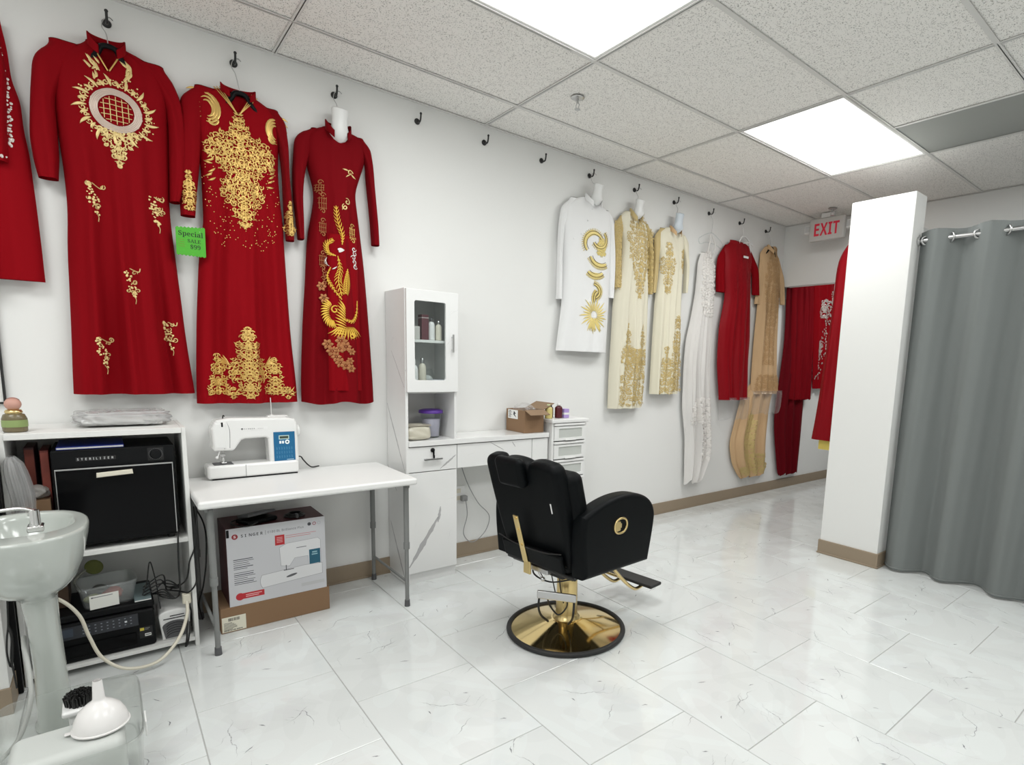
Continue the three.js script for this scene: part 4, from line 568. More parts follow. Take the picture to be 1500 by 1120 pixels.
{ // white dragon tunic
  const [t, S] = dress('white_tunic', 'plain white long tunic with a coiled gold dragon down the front', [['body', 'E_body', FAB.white, { folds: 3.5, amp: 0.010, phase: 0.4 }], ['sleeve', 'E_sleeve_l', FAB.white, { folds: 3, amp: 0.005 }], ['sleeve', 'E_sleeve_r', FAB.white, { folds: 3, amp: 0.005 }]]);
  collar(2.785, 2.462, 0.075, 0.05, 0.038, 0.5, FAB.white, t);
  const f = S.E_body.surf, g = new Stitch(f, 0.002), k = new Stitch(f, 0.0045), a0 = 2.80;
  const arcB = (cx, cy, r, a, b, w) => { const p = []; for (let i = 0; i <= 22; i++) { const q = a + (b - a) * i / 22; p.push([cx + r * 1.15 * Math.cos(q), cy + r * Math.sin(q)]); } g.ribbon(p, (t2) => w * (0.35 + 0.9 * Math.sin(Math.PI * t2))); k.ribbon(p.map(([s, y]) => [s + (s - cx) * 0.13, y + (y - cy) * 0.13]), 0.004); k.ribbon(p.map(([s, y]) => [s - (s - cx) * 0.16, y - (y - cy) * 0.16]), 0.003); for (let i = 1; i < 22; i++) g.leaf(p[i][0] + (p[i][0] - cx) * 0.15, p[i][1] + (p[i][1] - cy) * 0.15, 0.02, Math.atan2(p[i][1] - cy, p[i][0] - cx), 0.006); };
  arcB(a0 - 0.02, 2.16, 0.075, 0.6, 3.9, 0.032); arcB(a0 + 0.03, 2.20, 0.06, -2.6, 0.9, 0.03); arcB(a0 + 0.04, 2.10, 0.085, 3.5, 5.4, 0.03);
  g.fill(a0 + 0.05, [[2.2, 0.02], [2.15, 0.04], [2.08, 0.03]], 0.018, 0.012, 0.006);
  arcB(a0, 2.02, 0.08, 3.9, 5.5, 0.034); arcB(a0 - 0.01, 1.83, 0.05, -1.2, 1.6, 0.026); arcB(a0 + 0.07, 1.78, 0.06, 2.2, 3.6, 0.022);
  for (let i = 0; i < 26; i++) { const a = i * 6.283 / 26; g.leaf(a0 + 0.03 * Math.cos(a), 1.66 + 0.03 * Math.sin(a), 0.075 + 0.03 * (i % 2), a, 0.013, 0.25); } for (let i = 0; i < 12; i++) g.leaf(a0 + rr(-0.03, 0.03), 1.64, 0.1, -1.57 + rr(-0.5, 0.5), 0.014);
  obj('dragon_embroidery', g.geo, mat({ color: lin(0.74, 0.60, 0.22), roughness: 0.5, metalness: 0.15, side: THREE.DoubleSide }), t); obj('dragon_outline', k.geo, mat({ color: lin(0.14, 0.09, 0.03), roughness: 0.6, side: THREE.DoubleSide }), t);
  const bt = new Stitch(f, 0.003); for (const [s, y] of [[2.77, 2.40], [2.715, 2.31], [2.66, 2.21], [2.60, 2.17]]) bt.dot(s, y, 0.008); obj('knot_buttons', bt.geo, FAB.white, t);
  bustHanger(2.792, 2.575, 'pale bust hanger holding the white dragon tunic', M.whitePlastic, 0.015, 0.1);
}
{ // gold lace gown
  const [t, S] = dress('gold_lace_gown', 'cream gown with dense gold lace bodice and gold lace sleeves', [['body', 'F_body', FAB.cream, { folds: 7, amp: 0.014, phase: 0.2 }], ['sleeve', 'F_sleeve_l', FAB.goldLace, { folds: 3, amp: 0.005 }], ['sleeve', 'F_sleeve_r', FAB.goldLace, { folds: 3, amp: 0.005 }]]);
  collar(3.225, 2.445, 0.06, 0.045, 0.04, 0.4, FAB.goldLace, t);
  const g = new Stitch(S.F_body.surf, 0.002);
  g.fill(3.27, [[2.46, 0.05], [2.40, 0.1], [2.3, 0.13], [2.2, 0.125], [2.12, 0.1], [2.06, 0.075], [2.0, 0.05], [1.9, 0.035], [1.82, 0.006]], 0.027, 0.016, 0.0052);
  for (const s of [3.17, 3.33]) g.fill(s, [[1.62, 0.012], [1.52, 0.03], [1.42, 0.05], [1.3, 0.06]], 0.027, 0.016, 0.0052);
  g.fill(3.255, [[1.42, 0.05], [1.32, 0.12], [1.2, 0.14], [1.05, 0.15], [0.985, 0.15]], 0.028, 0.017, 0.0055);
  obj('gold_lace', g.geo, thread.lace, t);
  for (const [k, s] of [['F_sleeve_l', 3.06], ['F_sleeve_r', 3.42]]) { const e = new Stitch(S[k].surf, 0.002); e.fill(s, [[2.36, 0.03], [2.1, 0.035], [1.89, 0.035]], 0.026, 0.014, 0.005); obj('sleeve_lace', e.geo, thread.lace, t); }
  bustHanger(3.255, 2.555, 'pale bust hanger holding the gold lace gown', M.whitePlastic, -0.02, 0.1);
}
{ // cream and gold gown
  const [t, S] = dress('cream_gold_gown', 'pale cream gown with scattered gold lace trailing down the skirt', [['body', 'G_body', FAB.cream2, { folds: 7, amp: 0.013, phase: 1.7 }], ['sleeve', 'G_sleeve_l', FAB.goldLace, { folds: 3, amp: 0.005 }], ['sleeve', 'G_sleeve_r', FAB.cream2, { folds: 3, amp: 0.005 }]]);
  collar(3.69, 2.405, 0.06, 0.045, 0.035, 0.5, FAB.champagne, t);
  const g = new Stitch(S.G_body.surf, 0.002);
  g.fill(3.60, [[2.28, 0.02], [2.15, 0.06], [2.05, 0.05], [1.9, 0.02]], 0.028, 0.016, 0.005); g.fill(3.79, [[2.25, 0.02], [2.15, 0.03], [2.08, 0.01]], 0.026, 0.014, 0.005); g.fill(3.76, [[1.72, 0.02], [1.6, 0.05], [1.4, 0.08], [1.2, 0.1], [1.09, 0.11]], 0.029, 0.017, 0.0055); g.fill(3.63, [[1.45, 0.01], [1.2, 0.05], [1.09, 0.08]], 0.029, 0.017, 0.0055);
  obj('gold_lace', g.geo, thread.lace, t);
  bustHanger(3.721, 2.54, 'pale bust hanger holding the cream and gold gown', mat({ color: lin(0.62, 0.68, 0.74), roughness: 0.4 }), -0.02, 0.11);
}
{ // white lace gown
  const [t, S] = dress('white_lace_gown', 'slender white wedding gown with lace bodice and ruffled lace train', [['body', 'H_body', FAB.ivory, { folds: 9, amp: 0.018, phase: 0.9, hem: 0.03 }]]);
  const g = new Stitch(S.H_body.surf, 0.002); g.h = 0.008; g.fill(4.165, [[2.29, 0.05], [2.2, 0.09], [2.0, 0.1], [1.85, 0.1], [1.75, 0.05]], 0.024, 0.015, 0.009); g.fill(4.15, [[1.02, 0.1], [0.9, 0.14], [0.8, 0.14]], 0.026, 0.017, 0.012); g.fill(4.23, [[0.8, 0.07], [0.6, 0.07], [0.45, 0.05]], 0.026, 0.018, 0.012);
  obj('white_lace', g.geo, thread.white, t);
  for (const m of [-1, 1]) obj('strap', tube([[0.07, 2.29, -(4.16 + m * 0.045)], [0.075, 2.37, -(4.17 + m * 0.04)], [0.055, 2.45, -(4.175 + m * 0.012)]], 0.007, 16, 6), FAB.ivory, t);
  const h = thing('clothes_hanger', 'clear looped hanger holding the white lace gown', 'hanger', [0, 0, 0], 0, 'hangers on the wall hooks');
  obj('hook', wireHook(4.189, 2.47, -0.015), M.steel, h);
  obj('shoulder_bar', [tube([[0.055, 2.47, -4.175], [0.055, 2.44, -4.08], [0.055, 2.39, -4.0], [0.055, 2.36, -4.02], [0.055, 2.38, -4.1], [0.055, 2.38, -4.24], [0.055, 2.36, -4.33], [0.055, 2.39, -4.35], [0.055, 2.44, -4.27]], 0.004, 60, 6, true)], M.clear, h);
}
{ // plain red dress
  const [t, S] = dress('red_dress', 'plain red dress with wide elbow-length sleeves on a white hanger', [['body', 'I_body', FAB.satinRed, { folds: 8, amp: 0.013, phase: 0.3, xb: 0.045 }], ['sleeve', 'I_sleeve_l', FAB.red, { folds: 3, amp: 0.006 }], ['sleeve', 'I_sleeve_r', FAB.red, { folds: 3, amp: 0.006 }]]);
  obj('neck_label', bx(0.105, 0.108, 2.315, 2.335, -4.68, -4.60, 0.001), M.paper, t);
  const g = new Stitch(S.I_body.surf, 0.001); for (let i = 0; i < 160; i++) g.dot(4.63 + rr(-0.15, 0.15), rr(1.95, 2.35), 0.004); obj('beading', g.geo, FAB.deepRed, t);
  const h = thing('clothes_hanger', 'white plastic hanger with drooping shoulders in the plain red dress', 'hanger', [0, 0, 0], 0, 'hangers on the wall hooks');
  obj('hook', wireHook(4.653, 2.53, 0), M.whitePlastic, h);
  obj('shoulder_bar', [tube([[0.06, 2.38, -4.56], [0.065, 2.47, -4.585], [0.065, 2.51, -4.63], [0.065, 2.51, -4.69], [0.065, 2.47, -4.74], [0.06, 2.38, -4.765]], 0.009, 40, 8), tube([[0.11, 2.44, -4.58], [0.115, 2.455, -4.66], [0.11, 2.44, -4.745]], 0.006, 20, 6)], M.whitePlastic, h);
}
{ // champagne gown
  const [t, S] = dress('champagne_gown', 'champagne lace tunic gown over a peach skirt with brocade hem', [['tunic', 'J_body', FAB.champagne, { folds: 7, amp: 0.010, phase: 0.8 }], ['skirt', 'J_skirt', FAB.champagne, { folds: 10, amp: 0.019, phase: 0.1, start: -0.2, hem: 0.02, xb: 0.022 }], ['sleeve', 'J_sleeve_l', FAB.champagne, { folds: 3, amp: 0.004 }], ['sleeve', 'J_sleeve_r', FAB.champagne, { folds: 3, amp: 0.004 }]]);
  collar(5.13, 2.475, 0.06, 0.045, 0.035, 0.4, FAB.champagne, t);
  const g = new Stitch(S.J_body.surf, 0.0015); g.fill(5.19, [[2.45, 0.06], [2.3, 0.14], [2.1, 0.14], [1.9, 0.1], [1.7, 0.09], [1.5, 0.06], [1.35, 0.07]], 0.032, 0.018, 0.008); g.fill(5.24, [[1.24, 0.2], [1.16, 0.23], [1.08, 0.23]], 0.03, 0.019, 0.010); obj('lace', g.geo, thread.beige, t);
  const q = new Stitch(S.J_skirt.surf, 0.002); q.fill(5.14, [[0.42, 0.2], [0.32, 0.24], [0.23, 0.22]], 0.034, 0.02, 0.012); q.fill(5.0, [[0.85, 0.05], [0.6, 0.09], [0.42, 0.1]], 0.034, 0.02, 0.012); obj('brocade', q.geo, thread.lace, t);
  clothesHanger(5.094, 2.49, 0.09, M.blackPlastic, 'black hanger inside the champagne lace gown', 0.03);
}
{ // dust covers of clear film around the lower skirts
  for (const [rows, label] of [[[[1.03, 4.69, 0.24, 0.09], [0.95, 4.70, 0.235, 0.09], [0.88, 4.70, 0.23, 0.085], [0.82, 4.70, 0.22, 0.08]], 'clear plastic dust cover below the plain red dress'], [[[1.09, 5.25, 0.27, 0.10], [1.0, 5.25, 0.265, 0.105], [0.92, 5.25, 0.26, 0.10], [0.86, 5.24, 0.25, 0.095]], 'clear plastic dust cover round the champagne skirt']]) {
    const sh = shape(rows, { folds: 9, amp: 0.012, start: -0.2, phase: 1, xb: 0.028, hem: 0.01 }); tag(obj('dust_cover', sh.g, M.film), label, 'dust cover', 'clear dust covers');
  }
}
{ // dark red gowns beyond the header
  const [t] = dress('wine_gown', 'long dark wine-red pleated gown hanging beyond the header opening', [['skirt', 'K_gown', FAB.wine, { folds: 11, amp: 0.016, phase: 0.5, start: -0.3, hem: 0.02 }], ['tunic', 'K_tunic', FAB.crimson, { folds: 13, amp: 0.013, phase: 1.5, start: -0.3, hem: 0.006, xb: 0.05 }]]);
  const [u, S] = dress('silver_print_gown', 'red gown sprinkled with silver blossoms beyond the header opening', [['body', 'L_body', FAB.redB, { folds: 5, amp: 0.014, phase: 0.5, start: -0.3 }]]);
  const g = new Stitch(S.L_body.surf, 0.002); for (let i = 0; i < 170; i++) { const y = rr(1.2, 2.2); g.dot(6.44 - 0.18 * (2.2 - y) + rr(-0.06, 0.06), y, rr(0.006, 0.014)); } g.fill(6.30, [[2.08, 0.05], [1.98, 0.07], [1.9, 0.03]], 0.04, 0.025, 0.01); g.fill(6.27, [[1.62, 0.04], [1.55, 0.06], [1.48, 0.02]], 0.04, 0.025, 0.01);
  obj('silver_blossoms', g.geo, thread.silver, u);
  for (const [s, l] of [[5.74, 'thin rail hook above the wine-red gown'], [6.28, 'thin rail hook above the silver blossom gown']]) { const h = thing('wall_hook', l, 'hook', [0, HOOK_Y, -s], 0, 'hooks beyond the header'); const p = lathe([[0, 0], [0.0165, 0], [0.0165, 0.004], [0.012, 0.009], [0, 0.010]], 18); p.rotateZ(-Math.PI / 2); obj('back_plate', p, M.blackMetal, h); obj('prong', tube([[0.006, 0, 0], [0.03, -0.012, 0], [0.05, 0.0, 0], [0.052, 0.026, 0]], 0.0048, 14, 8), M.blackMetal, h); clothesHanger(s, 2.45, 0.17, M.blackPlastic, s < 6 ? 'black hanger in the wine-red gown' : 'black hanger in the silver blossom gown'); }
}
{ // red gown on the hidden side of the partition; its front faces the room's depth
  const rowsM = [[2.36, 0.0, 0.04, 0.03], [2.33, 0, 0.07, 0.05], [2.27, 0, 0.115, 0.06], [2.20, 0, 0.14, 0.07], [2.10, 0, 0.15, 0.08], [1.9, 0, 0.15, 0.08], [1.7, 0, 0.155, 0.08], [1.4, 0, 0.18, 0.08], [1.1, 0, 0.20, 0.08], [0.9, 0, 0.215, 0.08], [0.72, 0, 0.235, 0.08]];
  const t = thing('red_gown', 'flared plain red gown hanging on the back of the white partition', 'dress', [1.07, 0, -4.78], -Math.PI / 2 );
  const sh = shape(rowsM, { folds: 5, amp: 0.014, phase: 0.4 }); obj('body', sh.g, FAB.satinRed, t);
  collar(0, 2.32, 0.06, 0.04, 0.035, 0.5, FAB.red, t);
  const n = tag(obj('price_card', bx(0.90, 1.06, 0.635, 0.725, -4.752, -4.749, 0), M.yellowPaper), 'yellow paper card below the hem of the flared red gown', 'card');
  const h = thing('wall_hook', 'black hook on the hidden side of the white partition', 'hook', [1.39, 2.47, -4.76], Math.PI); const p = lathe([[0, 0], [0.0165, 0], [0.0165, 0.004], [0.012, 0.009], [0, 0.010]], 18); p.rotateZ(-Math.PI / 2); obj('back_plate', p, M.blackMetal, h); obj('arm', tube([[0.006, 0, 0], [0.16, 0, 0], [0.32, 0, 0], [0.335, 0.03, 0]], 0.005, 14, 8), M.blackMetal, h);
  const c = thing('clothes_hanger', 'black hanger carrying the flared red gown', 'hanger'); obj('hook', tube([[1.09, 2.465, -4.76], [1.07, 2.482, -4.755], [1.05, 2.465, -4.75], [1.07, 2.41, -4.75], [1.07, 2.36, -4.75]], 0.002, 20, 6), M.steel, c); obj('shoulder_bar', tube([[1.0, 2.30, -4.74], [1.07, 2.355, -4.74], [1.14, 2.30, -4.74]], 0.008, 20, 8), M.blackPlastic, c);
}

// ---------------------------------------------------------------- makeup vanity
function faceUV(g, ax = 'x') { g.computeBoundingBox(); const b = g.boundingBox, P = g.attributes.position, U = g.attributes.uv; for (let i = 0; i < P.count; i++) U.setXY(i, ax === 'x' ? (b.max.z - P.getZ(i)) / (b.max.z - b.min.z) : ax === 'z' ? (P.getX(i) - b.min.x) / (b.max.x - b.min.x) : (P.getX(i) - b.min.x) / (b.max.x - b.min.x), ax === 'y' ? (P.getZ(i) - b.min.z) / (b.max.z - b.min.z) : (P.getY(i) - b.min.y) / (b.max.y - b.min.y)); return g; }
const gloss = (t) => mat({ map: t, roughness: 0.16, color: lin(0.92, 0.92, 0.92) });
const MB = {
  side: gloss(marble(256, 1024, [[0.3, 0.20, 0.95, 0.32, 4, 0.5], [0.02, 0.38, 0.92, 0.60, 9, 0.6], [0.02, 0.60, 0.5, 0.68, 11, 0.6], [0.12, 0.80, 0.95, 1.0, 11, 0.6]])),
  door: gloss(marble(512, 640, [[0.66, 0.36, 0.60, 0.52, 16, 0.6], [0.62, 0.46, 0.02, 0.93, 30, 0.62]])),
  drawer: gloss(marble(512, 256, [[0.98, 0.42, 0.66, 0.95, 15, 0.6]])),
  apron: gloss(marble(1024, 256, [[0.42, 0.0, 0.60, 0.4, 14, 0.7], [0.72, 0.05, 0.76, 0.3, 9, 0.6]])),
  top: gloss(marble(1024, 256, [[0.3, 0.1, 0.5, 0.6, 5, 0.3], [0.6, 0.5, 0.9, 0.95, 4, 0.3], [0.1, 0.6, 0.2, 0.9, 4, 0.3]])),
  plain: gloss(marble(256, 512, [])),
};
const zA = -1.277, zB = -1.592, zE = -2.272, TW = 0.27;   // tower left and right, right end of the worktop, tower depth
{
  const t = thing('vanity_tower', 'tall narrow marble-patterned cabinet with glass door, drawer and cupboard', 'cabinet', [0, 0, 0]);
  obj('side_panel', faceUV(bx(0.004, TW, 0, 1.68, zA - 0.016, zA, 0.0015), 'z'), MB.side, t);
  obj('side_panel', faceUV(bx(0.004, TW, 0.842, 1.68, zB, zB + 0.016, 0.0015), 'z'), MB.plain, t);
  obj('side_panel', faceUV(bx(0.004, TW - 0.018, 0, 0.81, zB, zB + 0.016, 0.0015), 'z'), MB.plain, t);
  obj('top_panel', faceUV(bx(0.004, TW, 1.664, 1.68, zB + 0.016, zA - 0.016, 0.001), 'y'), MB.plain, t);
  obj('back_panel', bx(0.004, 0.012, 0.844, 1.664, zB + 0.016, zA - 0.016, 0), M.whiteBoard, t);
  obj('shelf', bx(0.012, TW - 0.02, 1.395, 1.41, zB + 0.016, zA - 0.016, 0.001), M.whiteBoard, t);
  obj('shelf', bx(0.012, TW - 0.004, 1.112, 1.128, zB + 0.016, zA - 0.016, 0.001), M.whiteBoard, t);
  // glazed door
  const o = [[0.004 - zA, 1.12], [-zB - 0.002, 1.12], [-zB - 0.002, 1.676], [0.004 - zA, 1.676]], hole = roundRect(-zA + 0.05, -zB - 0.078, 1.186, 1.618, 0.012).reverse();
  const d = obj('glass_door', slab(o, TW + 0.001, 0.017, 0.001, [hole]), MB.plain, t); { const P = d.geometry.attributes.position, U = d.geometry.attributes.uv; for (let i = 0; i < P.count; i++) U.setXY(i, (-P.getZ(i) - 1.277) / 0.32, (P.getY(i) - 1.12) / 0.56); }
  obj('pane', bx(TW + 0.006, TW + 0.010, 1.178, 1.626, zB + 0.07, zA - 0.042, 0), M.glass, d);
  obj('handle', [bx(TW + 0.032, TW + 0.040, 1.345, 1.446, -1.556, -1.546, 0.002), rod([TW + 0.016, 1.36, -1.551], [TW + 0.036, 1.36, -1.551], 0.003), rod([TW + 0.016, 1.43, -1.551], [TW + 0.036, 1.43, -1.551], 0.003)], M.steel, d);
  // drawer and cupboard
  const dr = obj('drawer', faceUV(bx(TW - 0.016, TW + 0.003, 0.664, 0.806, zB + 0.002, zA - 0.003, 0.001)), MB.drawer, t);
  obj('handle', [bx(TW + 0.016, TW + 0.026, 0.730, 0.740, -1.49, -1.375, 0.002), bx(TW + 0.002, TW + 0.02, 0.731, 0.739, -1.47, -1.46, 0.001), bx(TW + 0.002, TW + 0.02, 0.731, 0.739, -1.405, -1.395, 0.001)], M.steel, dr);
  obj('lock', rod([TW + 0.002, 0.785, -1.435], [TW + 0.009, 0.785, -1.435], 0.0125, 20), M.blackMetal, dr);
  obj('key', [rod([TW + 0.009, 0.785, -1.435], [TW + 0.024, 0.785, -1.435], 0.003), bx(TW + 0.016, TW + 0.022, 0.750, 0.782, -1.44, -1.43, 0.002), bx(TW + 0.018, TW + 0.024, 0.735, 0.758, -1.442, -1.43, 0.003)], M.blackPlastic, dr);
  const cd = obj('cupboard_door', faceUV(bx(TW - 0.016, TW + 0.003, 0.066, 0.659, zB + 0.002, zA - 0.003, 0.001)), MB.door, t);
  obj('kick_board', faceUV(bx(TW - 0.03, TW - 0.014, 0, 0.062, zB + 0.002, zA - 0.016, 0.001)), MB.plain, t);
  obj('bottom_panel', bx(0.012, TW - 0.018, 0.05, 0.066, zB + 0.016, zA - 0.016, 0), M.whiteBoard, t);

  const w = obj('worktop', [faceUV(bx(0.004, TW + 0.012, 0.812, 0.842, zE, zA - 0.016, 0.0015), 'y')], MB.top); tag(w, 'white marble-patterned worktop of the makeup station', 'worktop');
  const a = thing('vanity_drawer_unit', 'marble-patterned drawer row and end leg under the makeup worktop', 'cabinet');
  obj('drawer_front', faceUV(bx(TW - 0.016, TW + 0.002, 0.664, 0.806, -2.137, zB - 0.003, 0.001)), MB.apron, a);
  obj('end_front', faceUV(bx(TW - 0.016, TW + 0.002, 0.664, 0.806, zE + 0.003, -2.142, 0.001)), MB.plain, a);
  obj('drawer_box', bx(0.02, TW - 0.018, 0.67, 0.80, -2.13, zB - 0.002, 0), M.whiteBoard, a);
  obj('leg_panel', faceUV(bx(0.004, TW - 0.016, 0, 0.81, zE, zE + 0.016, 0.001), 'z'), MB.plain, a);
  obj('leg_panel', faceUV(bx(0.004, TW - 0.016, 0, 0.81, -2.15, -2.134, 0.001), 'z'), MB.plain, a);
  obj('leg_front', faceUV(bx(TW - 0.016, TW + 0.002, 0.0, 0.66, zE + 0.003, -2.142, 0.001)), MB.plain, a);
}
function bottle(name, label, cat, x, y, z, r, h, m, cap, group) {
  const t = thing(name, label, cat, [x, y, z], 0, group);
  obj('body', lathe([[0, 0], [r * 0.92, 0], [r, 0.004], [r, h * 0.68], [r * 0.8, h * 0.78], [r * 0.42, h * 0.83], [r * 0.42, h * 0.86], [0, h * 0.86]], 22), m, t);
  obj('cap', lathe([[0, h * 0.84], [r * 0.5, h * 0.84], [r * 0.48, h], [0, h]], 18), cap, t);
}
{ // things behind the glass
  const G = 'cosmetics behind the glass door', yU = 1.4105, yL = 1.1285;
  const cBox = (l, x0, x1, y, h, z0, z1, m) => { const t = thing('cosmetic_box', l, 'box', [0, 0, 0], 0, G); obj('carton', bx(x0, x1, y, y + h, z0, z1, 0.002), m, t); obj('lid_flap', bx(x0 - 0.0006, x1 + 0.0006, y + h * 0.86, y + h * 0.88, z0 - 0.0006, z1 + 0.0006, 0), M.paper, t); };
  cBox('pale clear-fronted carton on the upper glass-door shelf', 0.19, 0.25, yU, 0.072, -1.375, -1.318, mat({ color: lin(0.55, 0.53, 0.5), roughness: 0.3 }));
  cBox('dark maroon slim carton on the upper glass-door shelf', 0.18, 0.23, yU, 0.14, -1.437, -1.395, mat({ color: lin(0.10, 0.02, 0.03), roughness: 0.5 }));
  bottle('spray_bottle', 'tall pale spray bottle on the upper glass-door shelf', 'bottle', 0.21, yU, -1.462, 0.02, 0.125, M.whitePlastic, M.greyPlastic, G);
  bottle('lotion_bottle', 'squat clear lotion bottle on the upper glass-door shelf', 'bottle', 0.22, yU, -1.502, 0.018, 0.11, M.creamPlastic, M.steel, G);
  bottle('dark_bottle', 'dark bottle with black pump on the upper glass-door shelf', 'bottle', 0.12, yU, -1.37, 0.024, 0.19, M.greyPlastic, M.blackPlastic, G);
  bottle('cream_tube', 'tall pale cream tube on the lower glass-door shelf', 'bottle', 0.21, yL, -1.352, 0.026, 0.17, M.whitePlastic, M.whitePlastic, G);
  bottle('cream_tube', 'slim silver cream tube on the lower glass-door shelf', 'bottle', 0.2, yL, -1.41, 0.022, 0.18, M.creamPlastic, M.steel, G);
  cBox('flat printed carton on the lower glass-door shelf', 0.2, 0.255, yL, 0.06, -1.53, -1.445, mat({ color: lin(0.5, 0.52, 0.58), roughness: 0.4 }));
  const j = thing('cotton_jar', 'round clear jar of white cotton on the lower glass-door shelf', 'jar', [0.13, yL, -1.475], 0, G);
  obj('glass', lathe([[0.03, 0], [0.04, 0.01], [0.042, 0.08], [0.03, 0.1], [0.024, 0.12]], 24), M.clear, j); obj('cotton', at(new THREE.SphereGeometry(0.032, 18, 12), 0, 0.05, 0), M.paper, j);
}
{ // open bay of the tower
  const t = thing('foil_pack', 'crumpled beige foil bag lying in the open vanity bay', 'bag', [0.2, 0.843, -1.37]);
  const g = new THREE.SphereGeometry(1, 40, 24); const P = g.attributes.position; for (let i = 0; i < P.count; i++) { let [x, y, z] = [P.getX(i), P.getY(i), P.getZ(i)]; const q = (v) => Math.sign(v) * Math.pow(Math.abs(v), 0.5); x = q(x); y = q(y); z = q(z); const n = 0.05 * Math.sin(9 * x + 5 * z) * Math.cos(7 * y + 3 * x); P.setXYZ(i, (x + n) * 0.062 - 0.03 * (y + 1) * 0.4, (y + 1 + n) * 0.044, (z + n * 0.6) * 0.078); } g.computeVertexNormals();
  obj('bag', g, mat({ color: lin(0.52, 0.49, 0.40), roughness: 0.3, side: THREE.DoubleSide }), t); obj('seal', bx(-0.045, 0.04, 0.078, 0.086, -0.075, 0.078, 0.003), mat({ color: lin(0.35, 0.32, 0.26), roughness: 0.4 }), t);
  const u = thing('storage_tub', 'clear tub with a purple lid in the open vanity bay', 'tub', [0.15, 0.843, -1.485]);
  obj('body', lathe([[0, 0.001], [0.046, 0.001], [0.05, 0.005], [0.062, 0.15], [0.0605, 0.15], [0.0485, 0.007], [0, 0.004]], 32), M.clear, u); obj('lid', lathe([[0, 0.168], [0.05, 0.168], [0.069, 0.162], [0.071, 0.146], [0.065, 0.146], [0, 0.15]], 32), M.purple, u);
  obj('contents', lathe([[0, 0.009], [0.044, 0.009], [0.054, 0.11], [0, 0.115]], 24), mat({ color: lin(0.5, 0.46, 0.55), roughness: 0.7 }), u);
}
{ // carton on the worktop
  const t = thing('cardboard_box', 'open brown cardboard carton with shipping label on the makeup worktop', 'box', [0.138, 0.843, -2.172], 0.0);
  const w = 0.108, d = 0.078, h = 0.148, k = 0.004;
  obj('side', bx(w - k, w, 0, h, -d, d, 0.001), M.cardboard, t); obj('side', bx(-w, -w + k, 0, h, -d, d, 0.001), M.cardboard, t); obj('side', bx(-w + k, w - k, 0, h, d - k, d, 0.001), M.cardboard, t); obj('side', bx(-w + k, w - k, 0, h, -d, -d + k, 0.001), M.cardboard, t); obj('base', bx(-w + k, w - k, 0, k, -d + k, d - k, 0), M.cardboard, t);
  const flap = (g, px, py, pz, ax, ang) => { g.translate(-px, -py, -pz); ax === 'x' ? g.rotateX(ang) : g.rotateZ(ang); g.translate(px, py, pz); return obj('flap', g, M.cardInner, t); };
  flap(bx(-w + k, w - k, h, h + 0.1, -d, -d + k, 0.001), 0, h, -d, 'x', -1.15); flap(bx(w - k, w, h, h + 0.075, -d, d, 0.001), w, h, 0, 'z', -1.95);
  const lab = canvasTex(128, 96, (c, W, H) => { c.fillStyle = 'rgb(240,240,238)'; c.fillRect(0, 0, W, H); c.fillStyle = 'rgb(40,40,48)'; for (let i = 0; i < 9; i++) c.fillRect(8 + rr(0, 8), 8 + i * 9, rr(20, 48), 4); c.beginPath(); c.moveTo(78, 10); c.lineTo(104, 40); c.lineTo(86, 44); c.lineTo(112, 84); c.lineTo(70, 50); c.fill(); });
  const g = bx(-0.085, 0.03, 0.085, 0.144, d + 0.0003, d + 0.0012, 0); obj('shipping_label', faceUV(g, 'z'), mat({ map: lab, roughness: 0.6 }), t);
  const p = thing('tissue_paper', 'crumpled clear wrap sticking out of the open carton', 'wrap', [0.138, 0.985, -2.165]); const s = new THREE.IcosahedronGeometry(0.062, 5), Q = s.attributes.position; for (let i = 0; i < Q.count; i++) { const x = Q.getX(i), y = Q.getY(i), z = Q.getZ(i), n = 1 + 0.22 * Math.sin(70 * x + 40 * z) * Math.sin(60 * y + 31 * x); Q.setXYZ(i, x * n, y * n * 0.8, z * n * 1.1); } s.computeVertexNormals(); obj('wrap', s, M.film, p);
}
